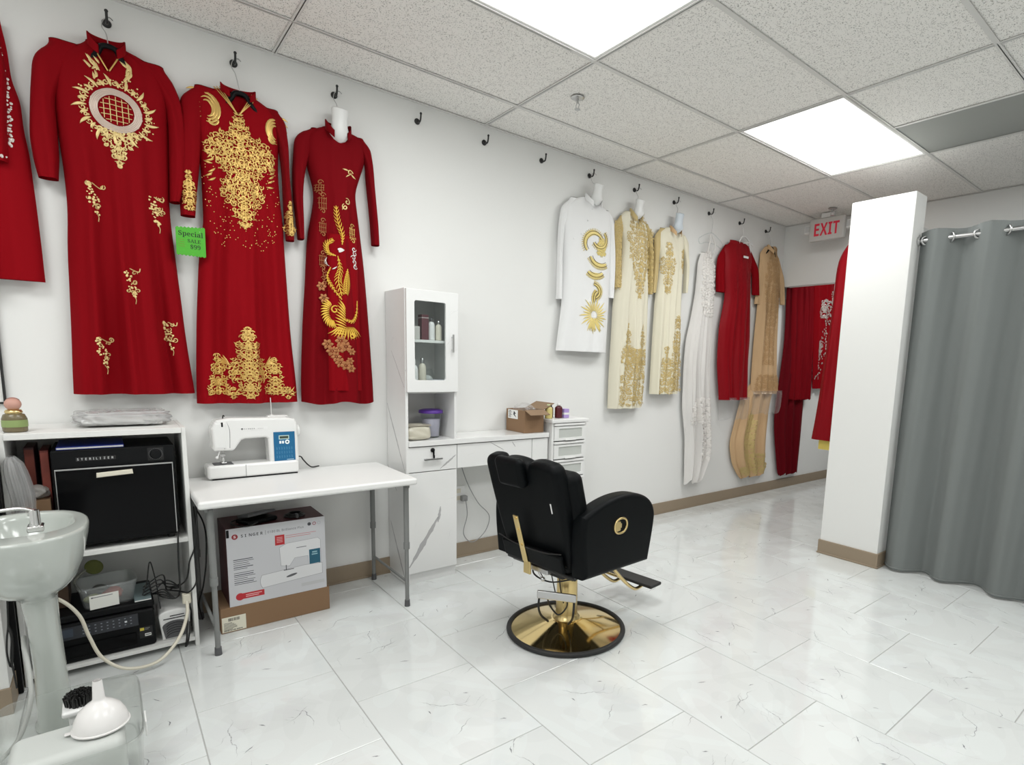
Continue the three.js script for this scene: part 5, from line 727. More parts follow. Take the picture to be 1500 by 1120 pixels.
{ // drawer tower
  const zb0 = -2.585, zb1 = -2.285, x1 = 0.30;
  const t = thing('drawer_tower', 'white plastic tower of small see-through drawers beside the vanity', 'drawers');
  obj('top', bx(0.02, x1 + 0.012, 0.905, 0.93, zb0 - 0.012, zb1 + 0.010, 0.006, 2), M.whitePlastic, t);
  for (const z of [zb0 + 0.008, zb1 - 0.008]) obj('side', bx(0.025, x1 - 0.004, 0.03, 0.905, z - 0.008, z + 0.008, 0.003), M.whitePlastic, t);
  obj('back', bx(0.022, 0.028, 0.03, 0.905, zb0 + 0.016, zb1 - 0.016, 0), M.whitePlastic, t);
  const n = 7, h = 0.875 / n; for (let i = 0; i < n; i++) {
    const y0 = 0.03 + h * i, y1 = y0 + h; obj('rail', bx(0.028, x1 + 0.008, y1 - 0.02, y1 - 0.004, zb0 + 0.016, zb1 - 0.016, 0.004), M.whitePlastic, t);
    const f = obj('drawer', slab([[-zb1 + 0.018, y0 + 0.004], [-zb0 - 0.018, y0 + 0.004], [-zb0 - 0.018, y1 - 0.024], [-zb1 + 0.018, y1 - 0.024]], x1 - 0.012, 0.014, 0.002, [roundRect(-zb1 + 0.055, -zb0 - 0.04, y0 + 0.022, y1 - 0.04, 0.006).reverse()]), M.whitePlastic, t);
    obj('window', bx(x1 - 0.008, x1 - 0.004, y0 + 0.016, y1 - 0.034, zb0 + 0.034, zb1 - 0.048, 0), mat({ color: lin(0.66, 0.68, 0.65), roughness: 0.3, transmission: 0.2, thickness: 0 }), f);
    obj('pull', bx(x1 + 0.002, x1 + 0.016, y0 + 0.004, y0 + 0.012, -2.48, -2.39, 0.003), M.whitePlastic, f);
  }
  for (const [x, z] of [[0.05, zb0 + 0.03], [0.05, zb1 - 0.03], [x1 - 0.03, zb0 + 0.03], [x1 - 0.03, zb1 - 0.03]]) obj('foot', cyl(x, 0, 0.032, z, 0.012, 0.014, 14), M.whitePlastic, t);
  const G = 'bottles on the drawer tower', y = 0.931;
  bottle('lotion_bottle', 'pale yellow lotion bottle on the white drawer tower', 'bottle', 0.22, y, -2.31, 0.026, 0.095, mat({ color: lin(0.62, 0.52, 0.2), roughness: 0.35 }), mat({ color: lin(0.55, 0.62, 0.35), roughness: 0.4 }), G);
  bottle('dark_bottle', 'small brown bottle on the white drawer tower', 'bottle', 0.17, y, -2.365, 0.018, 0.09, mat({ color: lin(0.08, 0.03, 0.02), roughness: 0.3 }), M.blackPlastic, G);
  bottle('nail_polish', 'dark red jar with white cap on the white drawer tower', 'bottle', 0.22, y, -2.395, 0.026, 0.10, mat({ color: lin(0.09, 0.012, 0.02), roughness: 0.2 }), M.whitePlastic, G);
  const p = thing('lavender_box', 'small lavender carton on the white drawer tower', 'box', [0.22, y, -2.45], 0, G); obj('carton', bx(-0.022, 0.022, 0, 0.062, -0.022, 0.022, 0.002), M.lavender, p); obj('printed_band', bx(-0.0226, 0.0226, 0.022, 0.036, -0.0226, 0.0226, 0), M.paper, p);
}
{ // outlet and cable under the worktop
  const t = thing('wall_outlet', 'white double wall outlet under the makeup worktop', 'outlet', [0, 0.43, -1.745]);
  obj('cover_plate', bx(0, 0.006, -0.057, 0.057, -0.05, 0.05, 0.003), M.whitePlastic, t); for (const k of [-1, 1]) obj('socket', bx(0.006, 0.0085, k * 0.024 - 0.014, k * 0.024 + 0.014, -0.016, 0.016, 0.001), M.creamPlastic, t);
  const p = thing('power_adapter', 'small grey adapter plugged in under the worktop', 'adapter', [0.009, 0.405, -1.775]); obj('body', bx(0, 0.035, -0.018, 0.018, -0.02, 0.02, 0.005), M.greyWire, p); obj('plug_pin', bx(-0.001, 0.001, -0.004, 0.004, -0.002, 0.002, 0), M.steel, p);
  tag(obj('power_cable', tube([[0.05, 0.40, -1.775], [0.06, 0.30, -1.78], [0.05, 0.17, -1.76], [0.04, 0.10, -1.83], [0.04, 0.16, -1.93], [0.04, 0.26, -1.96], [0.03, 0.36, -1.88], [0.03, 0.5, -1.80], [0.03, 0.66, -1.74]], 0.0032, 80, 6), M.greyWire), 'thin grey cable looping down the wall under the worktop', 'cable');
}

// ---------------------------------------------------------------- folding table and what stands round it
{
  const t = thing('folding_table', 'white folding table with round grey metal legs', 'table');
  obj('tabletop', bx(0.025, 0.585, 0.665, 0.70, -1.205, -0.262, 0.012, 3), M.whitePlastic, t);
  for (const z of [-0.2925, -1.1675]) obj('leg_rail', bx(0.06, 0.55, 0.645, 0.665, z - 0.0075, z + 0.0075, 0.003), M.legGrey, t);
  for (const [x, z] of [[0.517, -0.309], [0.522, -1.167], [0.07, -0.296], [0.06, -1.160]]) {
    const l = obj('leg', [cyl(x, 0.33, 0.65, z, 0.0135, 0.0135, 18), cyl(x, 0.02, 0.34, z, 0.0105, 0.0105, 18)], M.legGrey, t);
    obj('collar', cyl(x, 0.315, 0.35, z, 0.0155, 0.0155, 18), M.legGrey, l); obj('rubber_foot', cyl(x, 0, 0.035, z, 0.0145, 0.013, 18), M.greyPlastic, l);
  }
  for (const z of [-0.302, -1.163]) obj('cross_bar', rod([0.07, 0.14, z], [0.517, 0.14, z], 0.007), M.legGrey, t);
}
{ // sewing machine; its front faces the room
  const t = thing('sewing_machine', 'white electronic sewing machine with blue stitch panel on the folding table', 'sewing machine', [0, 0.7005, 0]);
  const x0 = 0.035, W = mat({ color: lin(0.82, 0.82, 0.81), roughness: 0.22, clearcoat: 0.4 });
  obj('bed', [bx(x0, 0.155, 0.004, 0.07, -0.752, -0.352, 0.014, 4)], W, t);
  obj('free_arm_seam', bx(0.1553, 0.1558, 0.008, 0.066, -0.512, -0.5105, 0), M.greyPlastic, t);
  obj('base_strip', bx(x0 + 0.01, 0.151, 0, 0.006, -0.745, -0.37, 0.002), M.blackPlastic, t);
  // head and column in one moulding
  const h = [[0.385, 0.262], [0.400, 0.285], [0.45, 0.295], [0.70, 0.290], [0.742, 0.280], [0.752, 0.262], [0.757, 0.062], [0.620, 0.062], [0.616, 0.185], [0.607, 0.192], [0.515, 0.190], [0.500, 0.184], [0.470, 0.140], [0.460, 0.135], [0.388, 0.137], [0.380, 0.148]];
  obj('head', slab(h, x0 + 0.01, 0.098, 0.012), W, t);
  obj('face_cover', slab([[0.383, 0.145], [0.378, 0.245], [0.392, 0.275], [0.442, 0.280], [0.445, 0.142]], x0 + 0.004, 0.106, 0.012), W, t);
  const pc = canvasTex(256, 384, (c, w, hh) => { c.fillStyle = 'rgb(22,100,146)'; c.fillRect(0, 0, w, hh); c.fillStyle = 'rgb(190,214,205)'; c.fillRect(62, 44, 124, 50); c.fillStyle = 'rgb(58,70,58)'; c.fillRect(72, 54, 104, 30); c.fillStyle = 'rgb(240,246,248)'; c.fillRect(66, 112, 24, 34); c.fillRect(98, 112, 24, 34); c.beginPath(); c.arc(162, 128, 28, 0, 7); c.fill(); c.fillStyle = 'rgb(22,70,100)'; c.beginPath(); c.arc(162, 128, 11, 0, 7); c.fill(); c.strokeStyle = 'rgba(130,185,215,0.8)'; c.lineWidth = 2; for (let r = 0; r < 3; r++) for (let k = 0; k < 7; k++) { c.beginPath(); const X = 32 + k * 30, Y = 190 + r * 52; c.moveTo(X, Y); for (let q = 0; q < 5; q++) c.lineTo(X + (q % 2 ? 8 : -3), Y + q * 8); c.stroke(); } c.fillStyle = 'rgb(170,205,225)'; c.fillRect(150, 344, 84, 8); });
  obj('stitch_panel', faceUV(bx(0.1432, 0.1455, 0.06, 0.217, -0.738, -0.640, 0.001)), mat({ map: pc, roughness: 0.25 }), t);
  const lg = canvasTex(512, 64, (c, w, hh) => { c.fillStyle = 'rgb(234,234,233)'; c.fillRect(0, 0, w, hh); c.fillStyle = 'rgb(30,30,34)'; c.beginPath(); c.arc(34, 32, 20, 0, 7); c.fill(); c.fillStyle = '#fff'; c.font = 'bold 26px serif'; c.textAlign = 'center'; c.fillText('S', 34, 41); c.fillStyle = 'rgb(40,40,44)'; c.textAlign = 'left'; c.font = 'bold 34px sans-serif'; 'SINGER'.split('').forEach((q, i) => c.fillText(q, 74 + i * 34, 44)); c.fillStyle = 'rgb(150,150,152)'; c.font = '26px sans-serif'; c.fillText('Brilliance', 320, 42); });
  obj('logo', faceUV(bx(0.1431, 0.1436, 0.232, 0.2465, -0.617, -0.497, 0)), mat({ map: lg, roughness: 0.3 }), t);
  obj('thread_slot', [tube([[0.1415, 0.272, -0.425], [0.142, 0.24, -0.43], [0.142, 0.19, -0.43], [0.142, 0.147, -0.428]], 0.0022, 20, 6), tube([[0.1415, 0.278, -0.442], [0.142, 0.24, -0.452], [0.142, 0.19, -0.452], [0.142, 0.15, -0.45]], 0.0016, 20, 6)], M.greyPlastic, t);
  obj('take_up_lever', [bx(0.132, 0.146, 0.252, 0.275, -0.427, -0.418, 0.003), tube([[0.12, 0.29, -0.43], [0.11, 0.305, -0.434], [0.10, 0.300, -0.44]], 0.0025, 12, 6)], M.blackPlastic, t);
  obj('needle_clamp', [rod([0.1, 0.075, -0.425], [0.1, 0.15, -0.425], 0.0035), rod([0.11, 0.09, -0.412], [0.11, 0.15, -0.412], 0.003), bx(0.092, 0.112, 0.105, 0.118, -0.434, -0.41, 0.002)], M.steel, t);
  obj('presser_foot', [bx(0.088, 0.13, 0.074, 0.08, -0.436, -0.414, 0.002), bx(0.095, 0.105, 0.08, 0.1, -0.43, -0.42, 0.002)], M.chrome, t);
  obj('needle_plate', bx(0.07, 0.145, 0.0695, 0.0725, -0.462, -0.382, 0.001), M.greyPlastic, t);
  obj('lifter', [rod([0.128, 0.10, -0.398], [0.128, 0.14, -0.41], 0.003), at(new THREE.SphereGeometry(0.007, 12, 8), 0.13, 0.105, -0.396)], M.whitePlastic, t);
  obj('spool_pin', [rod([0.075, 0.29, -0.650], [0.075, 0.385, -0.648], 0.0022), cyl(0.075, 0.288, 0.299, -0.65, 0.013, 0.010, 20), bx(0.05, 0.1, 0.288, 0.296, -0.72, -0.625, 0.003)], M.whitePlastic, t);
  const hw = lathe([[0, 0], [0.028, 0], [0.032, 0.004], [0.032, 0.014], [0.028, 0.018], [0, 0.018]], 30); hw.rotateX(-Math.PI / 2); obj('hand_wheel', at(hw, 0.09, 0.215, -0.754), W, t);
  obj('power_cord', tube([[0.09, 0.075, -0.757], [0.09, 0.075, -0.775], [0.08, 0.055, -0.79], [0.06, 0.02, -0.82], [0.05, 0.006, -0.84], [0.035, 0.006, -0.88]], 0.0035, 40, 6), M.wire, t);
}
{ // retail box on a flat carton
  const c = thing('flat_carton', 'flat brown cardboard carton with white barcode label under the table', 'box');
  obj('carton', bx(0.06, 0.322, 0, 0.122, -0.832, -0.348, 0.003), M.cardboard, c);
  obj('tape', bx(0.1, 0.28, 0.122, 0.1226, -0.6, -0.56, 0), mat({ color: lin(0.32, 0.22, 0.12), roughness: 0.3 }), c);
  const lab = canvasTex(192, 128, (k, w, h) => { k.fillStyle = 'rgb(228,224,206)'; k.fillRect(0, 0, w, h); k.fillStyle = 'rgb(50,46,40)'; for (let i = 0; i < 22; i++) k.fillRect(50 + i * 4.2, 12, rr(1, 3), 26); for (let i = 0; i < 6; i++) k.fillRect(14, 50 + i * 11, rr(60, 120), 4); for (let i = 0; i < 30; i++) k.fillRect(14 + i * 5, 112, rr(1, 4), 10); });
  obj('barcode_label', faceUV(bx(0.3222, 0.3228, 0.006, 0.078, -0.45, -0.352, 0)), mat({ map: lab, roughness: 0.6 }), c);
  const t = thing('sewing_machine_box', 'white and grey printed retail box of a sewing machine with maroon sides', 'box', [0, 0.1226, 0]);
  obj('carton', bx(0.075, 0.319, 0, 0.376, -0.82, -0.388, 0.002), M.maroon, t);
  const face = canvasTex(1024, 890, (k, w, h) => {
        k.fillStyle = 'rgb(206,206,210)'; k.fillRect(0, 0, w, h);
    k.fillStyle = 'rgb(150,30,40)'; k.beginPath(); k.arc(82, 96, 30, 0, 7); k.fill(); k.fillStyle = '#fff'; k.font = 'bold 40px serif'; k.textAlign = 'center'; k.fillText('S', 82, 110);
    k.textAlign = 'left'; k.fillStyle = 'rgb(60,60,66)'; k.font = 'bold 46px sans-serif'; 'SINGER'.split('').forEach((q, i) => k.fillText(q, 140 + i * 38, 112)); k.fillRect(384, 70, 3, 50); k.fillStyle = 'rgb(110,110,116)'; k.font = '38px sans-serif'; k.fillText('6180 BL Brilliance Plus', 404, 108);
    k.fillStyle = 'rgb(60,60,66)'; k.beginPath(); k.arc(850, 70, 20, 0, 7); k.fill(); k.strokeStyle = 'rgb(160,90,100)'; k.lineWidth = 8; k.beginPath(); k.arc(905, 70, 16, 0, 7); k.stroke(); k.strokeStyle = 'rgb(190,190,196)'; k.beginPath(); k.arc(958, 70, 16, 0, 7); k.stroke();
    k.fillStyle = 'rgb(186,32,40)'; k.fillRect(478, 150, 100, 118); k.fillStyle = 'rgb(240,190,190)'; for (let i = 0; i < 4; i++) k.fillRect(496, 176 + i * 18, 62, 6); k.fillStyle = 'rgb(200,120,124)'; for (let i = 0; i < 2; i++) k.fillRect(592, 168 + i * 22, 330 - i * 60, 6);
    // printed machine
    k.fillStyle = 'rgb(228,228,230)'; k.beginPath(); k.moveTo(520, 300); k.lineTo(600, 262); k.lineTo(940, 250); k.lineTo(968, 280); k.lineTo(970, 560); k.lineTo(830, 590); k.lineTo(824, 452); k.lineTo(680, 452); k.lineTo(620, 540); k.lineTo(530, 520); k.closePath(); k.fill(); k.strokeStyle = 'rgb(140,140,146)'; k.lineWidth = 3; k.stroke(); k.fillStyle = 'rgb(226,226,228)'; k.beginPath(); k.moveTo(330, 590); k.lineTo(780, 560); k.lineTo(980, 570); k.lineTo(980, 700); k.lineTo(330, 740); k.quadraticCurveTo(290, 660, 330, 590); k.fill(); k.strokeStyle = 'rgb(120,120,126)'; k.lineWidth = 3; k.stroke();
    k.fillStyle = 'rgb(24,92,116)'; k.fillRect(838, 384, 124, 178); k.fillStyle = 'rgb(150,190,200)'; k.fillRect(872, 412, 56, 16); k.fillRect(866, 440, 66, 14); k.fillStyle = 'rgb(60,60,64)'; k.fillRect(580, 520, 8, 60); k.fillRect(556, 576, 110, 8); k.fillStyle = 'rgb(90,90,94)'; k.beginPath(); k.ellipse(640, 655, 60, 14, -0.2, 0, 7); k.fill(); k.fillStyle = 'rgb(110,110,116)'; k.fillRect(700, 330, 110, 8);
    k.fillStyle = 'rgb(70,70,76)'; for (let i = 0; i < 14; i++) if (i !== 6) k.fillRect(56, 356 + i * 22, (i % 4 === 0 ? 190 : rr(120, 220)), i % 4 === 0 ? 9 : 6);
    k.fillStyle = 'rgb(190,34,44)'; k.fillRect(96, 756, 250, 66); k.beginPath(); k.arc(104, 790, 42, 0, 7); k.fill(); k.fillStyle = 'rgb(240,196,196)'; k.fillRect(160, 776, 160, 8); k.fillRect(160, 796, 130, 8); k.fillStyle = 'rgb(196,196,198)'; k.fillRect(740, 780, 260, 40);
  });
  obj('printed_front', faceUV(bx(0.3192, 0.3200, 0, 0.376, -0.82, -0.388, 0)), mat({ map: face, roughness: 0.35 }), t);
  obj('lid_tab', bx(0.3200, 0.322, 0.335, 0.372, -0.40, -0.389, 0.001), M.blackPlastic, t);
  const p = thing('foot_pedal', 'black foot pedal with cord lying on the sewing machine box', 'pedal', [0.25, 0.499, -0.53], 0.4);
  obj('base', bx(-0.05, 0.05, 0.001, 0.022, -0.075, 0.075, 0.008, 2), M.blackPlastic, p); const tr = bx(-0.046, 0.046, 0, 0.014, -0.07, 0.07, 0.006, 2); tr.rotateZ(0.2); tr.translate(0, 0.034, 0); obj('treadle', tr, M.greyPlastic, p); obj('cord', tube([[0.05, 0.012, 0.03], [0.07, 0.01, 0.09], [0.03, 0.01, 0.115], [-0.06, 0.008, 0.09], [-0.09, 0.008, 0.02]], 0.0035, 40, 6), M.wire, p);
  const q = thing('spare_cord', 'coil of grey cord on the sewing machine box', 'cord', [0.24, 0.499, -0.70]); obj('coil', [0, 1, 2].map((i) => { const g = new THREE.TorusGeometry(0.045 - i * 0.008, 0.004, 8, 36); g.rotateX(Math.PI / 2); g.translate(0.004 * i, 0.005 + i * 0.006, 0); return g; }), M.wire, q); obj('tie', bx(0.03, 0.055, 0, 0.022, -0.006, 0.006, 0.002), M.greyPlastic, q);
}

// ---------------------------------------------------------------- white shelf unit and its contents
{
  const t = thing('shelf_unit', 'low white open shelf unit against the dress wall', 'shelf');
  const za = 0.298, zb = -0.250;
  for (const z of [za, zb]) obj('side_panel', bx(0.02, 0.373, 0, 0.985, z - 0.008, z + 0.008, 0.002), M.whiteBoard, t);
  obj('shelf_board', bx(0.02, 0.38, 0.962, 0.985, zb + 0.008, za - 0.008, 0.002), M.whiteBoard, t);
  obj('shelf_board', bx(0.02, 0.373, 0.486, 0.506, zb + 0.008, za - 0.008, 0.002), M.whiteBoard, t);
  obj('shelf_board', bx(0.02, 0.373, 0.028, 0.044, zb + 0.008, za - 0.008, 0.002), M.whiteBoard, t);
  obj('back_panel', bx(0.012, 0.02, 0.03, 0.98, zb, za, 0), M.whiteBoard, t);
}
{ // sterilizer cabinet
  const t = thing('sterilizer', 'black boxy tool sterilizer oven with dark door on the white shelf', 'sterilizer', [0, 0.506, 0]);
  const x1 = 0.352, z0 = -0.216, z1 = 0.172, H = 0.405;
  obj('housing', bx(0.06, x1, 0.018, H, z0, z1, 0.006, 2), M.blackPlastic, t);
  for (const [x, z] of [[0.09, z0 + 0.03], [0.09, z1 - 0.03], [x1 - 0.03, z0 + 0.03], [x1 - 0.03, z1 - 0.03]]) obj('foot', cyl(x, 0, 0.02, z, 0.012, 0.014, 14), M.rubber, t);
  const d = obj('door', bx(x1 + 0.0005, x1 + 0.014, 0.028, 0.335, z0 + 0.008, z1 - 0.006, 0.003), M.blackGloss, t);
  obj('door_trim', [bx(x1 + 0.0142, x1 + 0.017, 0.328, 0.334, z0 + 0.01, z1 - 0.008, 0.001), bx(x1 + 0.0142, x1 + 0.016, 0.03, 0.328, z0 + 0.010, z0 + 0.013, 0.0005), bx(x1 + 0.0142, x1 + 0.016, 0.03, 0.328, z1 - 0.011, z1 - 0.008, 0.0005)], M.steel, d);
  obj('handle', slab([[0.072, 0.300], [0.070, 0.318], [-0.042, 0.312], [-0.043, 0.294]], x1 + 0.018, 0.016, 0.003), M.creamPlastic, d);
  const lab = canvasTex(512, 64, (c, w, h) => { c.fillStyle = 'rgb(12,12,14)'; c.fillRect(0, 0, w, h); c.fillStyle = 'rgb(196,196,196)'; c.font = 'bold 50px sans-serif'; c.textBaseline = 'middle'; 'STERILIZER'.split('').forEach((q, i) => c.fillText(q, (i > 4 ? -14 : 0) + 14 + i * 50, 33)); });
  obj('name_plate', faceUV(bx(x1 + 0.0003, x1 + 0.0008, 0.359, 0.375, -0.022, 0.1, 0)), mat({ map: lab, roughness: 0.4 }), t);
  const dial = canvasTex(128, 128, (c, w) => { c.fillStyle = 'rgb(12,12,14)'; c.fillRect(0, 0, w, w); c.strokeStyle = 'rgb(150,150,150)'; c.lineWidth = 3; for (let i = 0; i < 24; i++) { const a = i * 0.2618; c.beginPath(); c.moveTo(64 + 50 * Math.cos(a), 64 + 50 * Math.sin(a)); c.lineTo(64 + 58 * Math.cos(a), 64 + 58 * Math.sin(a)); c.stroke(); } });
  obj('dial_scale', faceUV(bx(x1 + 0.0003, x1 + 0.0008, 0.343, 0.397, -0.178, -0.124, 0)), mat({ map: dial, roughness: 0.4 }), t);
  const k = lathe([[0, 0.02], [0.016, 0.02], [0.019, 0.016], [0.020, 0], [0, 0]], 26); k.rotateZ(-Math.PI / 2); obj('timer_knob', at(k, x1 + 0.001, 0.37, -0.151), M.blackPlastic, t);
  const b = thing('blue_folder', 'flat blue folder lying on the sterilizer', 'folder', [0, 0.9112, 0]); obj('cover', bx(0.1, 0.345, 0, 0.012, -0.05, 0.155, 0.002), mat({ color: lin(0.012, 0.03, 0.30), roughness: 0.35 }), b); obj('pages', bx(0.102, 0.3456, 0.003, 0.009, -0.048, 0.153, 0), M.paper, b);
}
{ // beside the sterilizer
  const B = (l, x0, x1, h, z0, z1, m, m2) => { const t = thing('carton', l, 'box', [0, 0.5062, 0], 0, 'cartons beside the sterilizer'); obj('body', bx(x0, x1, 0, h, z0, z1, 0.002), m, t); obj('end_flap', bx(x1, x1 + 0.0012, h * 0.55, h * 0.98, z0 + 0.002, z1 - 0.002, 0), m2, t); return t; };
  B('narrow dark red carton between the bag and the sterilizer', 0.08, 0.25, 0.41, 0.222, 0.252, M.maroon, mat({ color: lin(0.20, 0.035, 0.02), roughness: 0.5 }));
  B('slim orange-red carton leaning beside the sterilizer', 0.10, 0.28, 0.40, 0.180, 0.206, mat({ color: lin(0.20, 0.03, 0.022), roughness: 0.5 }), mat({ color: lin(0.33, 0.07, 0.05), roughness: 0.5 }));
  const t = thing('parcel', 'small brown parcel wrapped in plastic beside the sterilizer', 'parcel', [0.285, 0.5062, 0.222]); obj('box', bx(-0.035, 0.045, 0, 0.215, -0.038, 0.036, 0.003), M.cardboard, t);
  const s = new THREE.IcosahedronGeometry(0.05, 4), Q = s.attributes.position; for (let i = 0; i < Q.count; i++) { const x = Q.getX(i), y = Q.getY(i), z = Q.getZ(i), n = 1 + 0.2 * Math.sin(90 * x + 50 * z) * Math.sin(70 * y + 21 * x); Q.setXYZ(i, x * n * 0.8, y * n * 0.55, z * n * 0.7); } s.computeVertexNormals(); s.translate(0.005, 0.242, 0); obj('wrapping', s, mat({ color: lin(0.6, 0.57, 0.54), roughness: 0.3, transmission: 0.35, thickness: 0, side: THREE.DoubleSide }), t);
  const w = thing('plastic_bag', 'clear plastic bag draped over the end of the white shelf', 'bag'); const rows = [[0.905, -0.275, 0.012, 0.03], [0.88, -0.272, 0.03, 0.05], [0.82, -0.262, 0.036, 0.06], [0.76, -0.255, 0.036, 0.06], [0.70, -0.25, 0.03, 0.055], [0.66, -0.252, 0.02, 0.04]]; const sh = shape(rows, { folds: 6, amp: 0.012, start: -0.3, xb: 0.378, phase: 2 }); obj('film', sh.g, mat({ color: lin(0.75, 0.75, 0.75), roughness: 0.15, transmission: 0.7, thickness: 0, side: THREE.DoubleSide }), w);
}
{ // on top of the shelf
  const t = thing('figurine_jar', 'painted jar with a pink round head on the white shelf', 'figurine', [0.3, 0.9852, 0.262]);
  obj('body', lathe([[0, 0], [0.032, 0], [0.035, 0.006], [0.036, 0.05], [0.03, 0.066], [0.02, 0.072], [0, 0.072]], 26), mat({ color: lin(0.16, 0.13, 0.07), roughness: 0.25 }), t);
  obj('band', lathe([[0.0364, 0.02], [0.0368, 0.024], [0.0368, 0.042], [0.0364, 0.046]], 26), mat({ color: lin(0.25, 0.33, 0.12), roughness: 0.4, side: THREE.DoubleSide }), t);
  obj('neck_band', lathe([[0.02, 0.068], [0.026, 0.074], [0.022, 0.084], [0, 0.086]], 22), M.goldSatin, t); const h = at(new THREE.SphereGeometry(0.024, 22, 16), 0, 0.104, 0); obj('head', h, mat({ color: lin(0.55, 0.30, 0.24), roughness: 0.5 }), t);
  obj('hair', (() => { const g = new THREE.SphereGeometry(0.0246, 20, 12, 0, 6.283, 0, 0.9); g.rotateZ(0.5); g.translate(0, 0.105, 0); return g; })(), mat({ color: lin(0.45, 0.22, 0.18), roughness: 0.6 }), t);
  const p = thing('wrapped_pack', 'clear crinkled plastic pack lying on the white shelf', 'pack', [0.16, 0.9852, -0.06]); const s = new THREE.SphereGeometry(1, 48, 24), Q = s.attributes.position; for (let i = 0; i < Q.count; i++) { const q = (v) => Math.sign(v) * Math.abs(v) ** 0.5; const x = q(Q.getX(i)), y = q(Q.getY(i)), z = q(Q.getZ(i)), n = 1 + 0.1 * Math.sin(11 * x + 13 * z) * Math.sin(9 * y + 15 * z); Q.setXYZ(i, x * 0.13 * n, (y * n + 1.1) * 0.03, z * 0.16 * n); } s.computeVertexNormals(); obj('film', s, mat({ color: lin(0.82, 0.82, 0.82), roughness: 0.15, transmission: 0.6, thickness: 0, side: THREE.DoubleSide }), p); obj('contents', bx(-0.1, 0.1, 0.006, 0.03, -0.13, 0.13, 0.008), M.paper, p);
}
{ // lower bay: printer, tub, router, carton
  const t = thing('printer', 'black flatbed inkjet printer on the bottom shelf', 'printer', [0, 0.0445, 0]);
  const z0 = -0.106, z1 = 0.255, x1 = 0.352;
  obj('body', bx(0.06, x1, 0, 0.165, z0, z1, 0.012, 3), M.blackPlastic, t); obj('scanner_lid', bx(0.055, x1 - 0.01, 0.166, 0.198, z0 - 0.002, z1, 0.010, 3), M.blackPlastic, t);
  const pn = canvasTex(512, 96, (c, w, h) => { c.fillStyle = 'rgb(34,37,44)'; c.fillRect(0, 0, w, h); c.fillStyle = 'rgb(52,60,72)'; c.fillRect(20, 16, 120, 60); c.fillStyle = 'rgb(120,126,134)'; for (let k = 0; k < 9; k++) for (let r = 0; r < 3; r++) c.fillRect(190 + k * 34, 18 + r * 24, 10, 7); c.fillStyle = 'rgb(210,214,216)'; c.fillRect(430, 40, 14, 14); });
  const g = faceUV(bx(x1 - 0.004, x1 + 0.004, 0, 0.05, -0.05, 0.235, 0.002)); g.translate(-x1, 0, 0); g.rotateZ(0.30); g.translate(x1 + 0.012, 0.106, 0); obj('control_panel', g, mat({ map: pn, roughness: 0.3 }), t);
  obj('paper_slot', bx(x1 - 0.001, x1 + 0.006, 0.02, 0.075, -0.04, 0.235, 0.003), M.blackGloss, t);
  const lb = canvasTex(128, 96, (c, w, h) => { c.fillStyle = 'rgb(14,14,16)'; c.fillRect(0, 0, w, h); c.fillStyle = 'rgb(206,190,70)'; c.fillRect(6, 8, 40, 24); c.fillStyle = 'rgb(120,120,120)'; c.fillRect(52, 12, 50, 6); c.fillRect(52, 24, 36, 5); c.fillStyle = 'rgb(225,225,222)'; c.fillRect(50, 60, 62, 24); c.fillStyle = 'rgb(60,60,60)'; c.fillRect(56, 68, 50, 7); });
  obj('sticker', faceUV(bx(x1, x1 + 0.0008, 0.04, 0.09, -0.095, -0.05, 0)), mat({ map: lb, roughness: 0.5 }), t);
  const u = thing('clear_tub', 'clear plastic tub of craft bits standing on the printer', 'tub', [0.25, 0.2440, 0.045], 0.12);
  const wallT = (a, b, h, r) => { const P = [], I = [], N = 40, rowsT = [[0.86, 0.002], [1, h], [1.04, h], [1.04, h + 0.008], [0.985, h + 0.008], [0.985, h], [0.845, 0.006]]; rowsT.forEach(([k, y]) => { for (let i = 0; i < N; i++) { const q = i * 6.2832 / N, cs = Math.cos(q), sn = Math.sin(q), f = (v) => Math.sign(v) * Math.abs(v) ** 0.28; P.push(a * k * f(cs), y, b * k * f(sn)); } }); for (let j = 0; j < rowsT.length - 1; j++) for (let i = 0; i < N; i++) { const p0 = j * N + i, p1 = j * N + (i + 1) % N; I.push(p0, p0 + N, p1, p1, p0 + N, p1 + N); } const c0 = P.length / 3; P.push(0, 0.004, 0); for (let i = 0; i < N; i++) I.push(c0, (rowsT.length - 1) * N + (i + 1) % N, (rowsT.length - 1) * N + i); const g2 = new THREE.BufferGeometry(); g2.setAttribute('position', new THREE.Float32BufferAttribute(P, 3)); g2.setIndex(I); g2.computeVertexNormals(); g2.setAttribute('uv', new THREE.Float32BufferAttribute(new Float32Array(P.length / 3 * 2), 2)); return g2; };
  obj('shell', wallT(0.085, 0.095, 0.088), mat({ color: lin(0.90, 0.92, 0.92), roughness: 0.12, transmission: 0.92, thickness: 0, side: THREE.DoubleSide }), u);
  obj('card', faceUV(bx(0.082, 0.0835, 0.004, 0.062, -0.028, 0.066, 0)), mat({ map: canvasTex(128, 80, (c, w, h) => { c.fillStyle = 'rgb(226,226,220)'; c.fillRect(0, 0, w, h); c.fillStyle = 'rgb(110,110,112)'; c.fillRect(12, 10, 90, 4); c.fillRect(8, 8, 8, 8); }), roughness: 0.7 }), u);
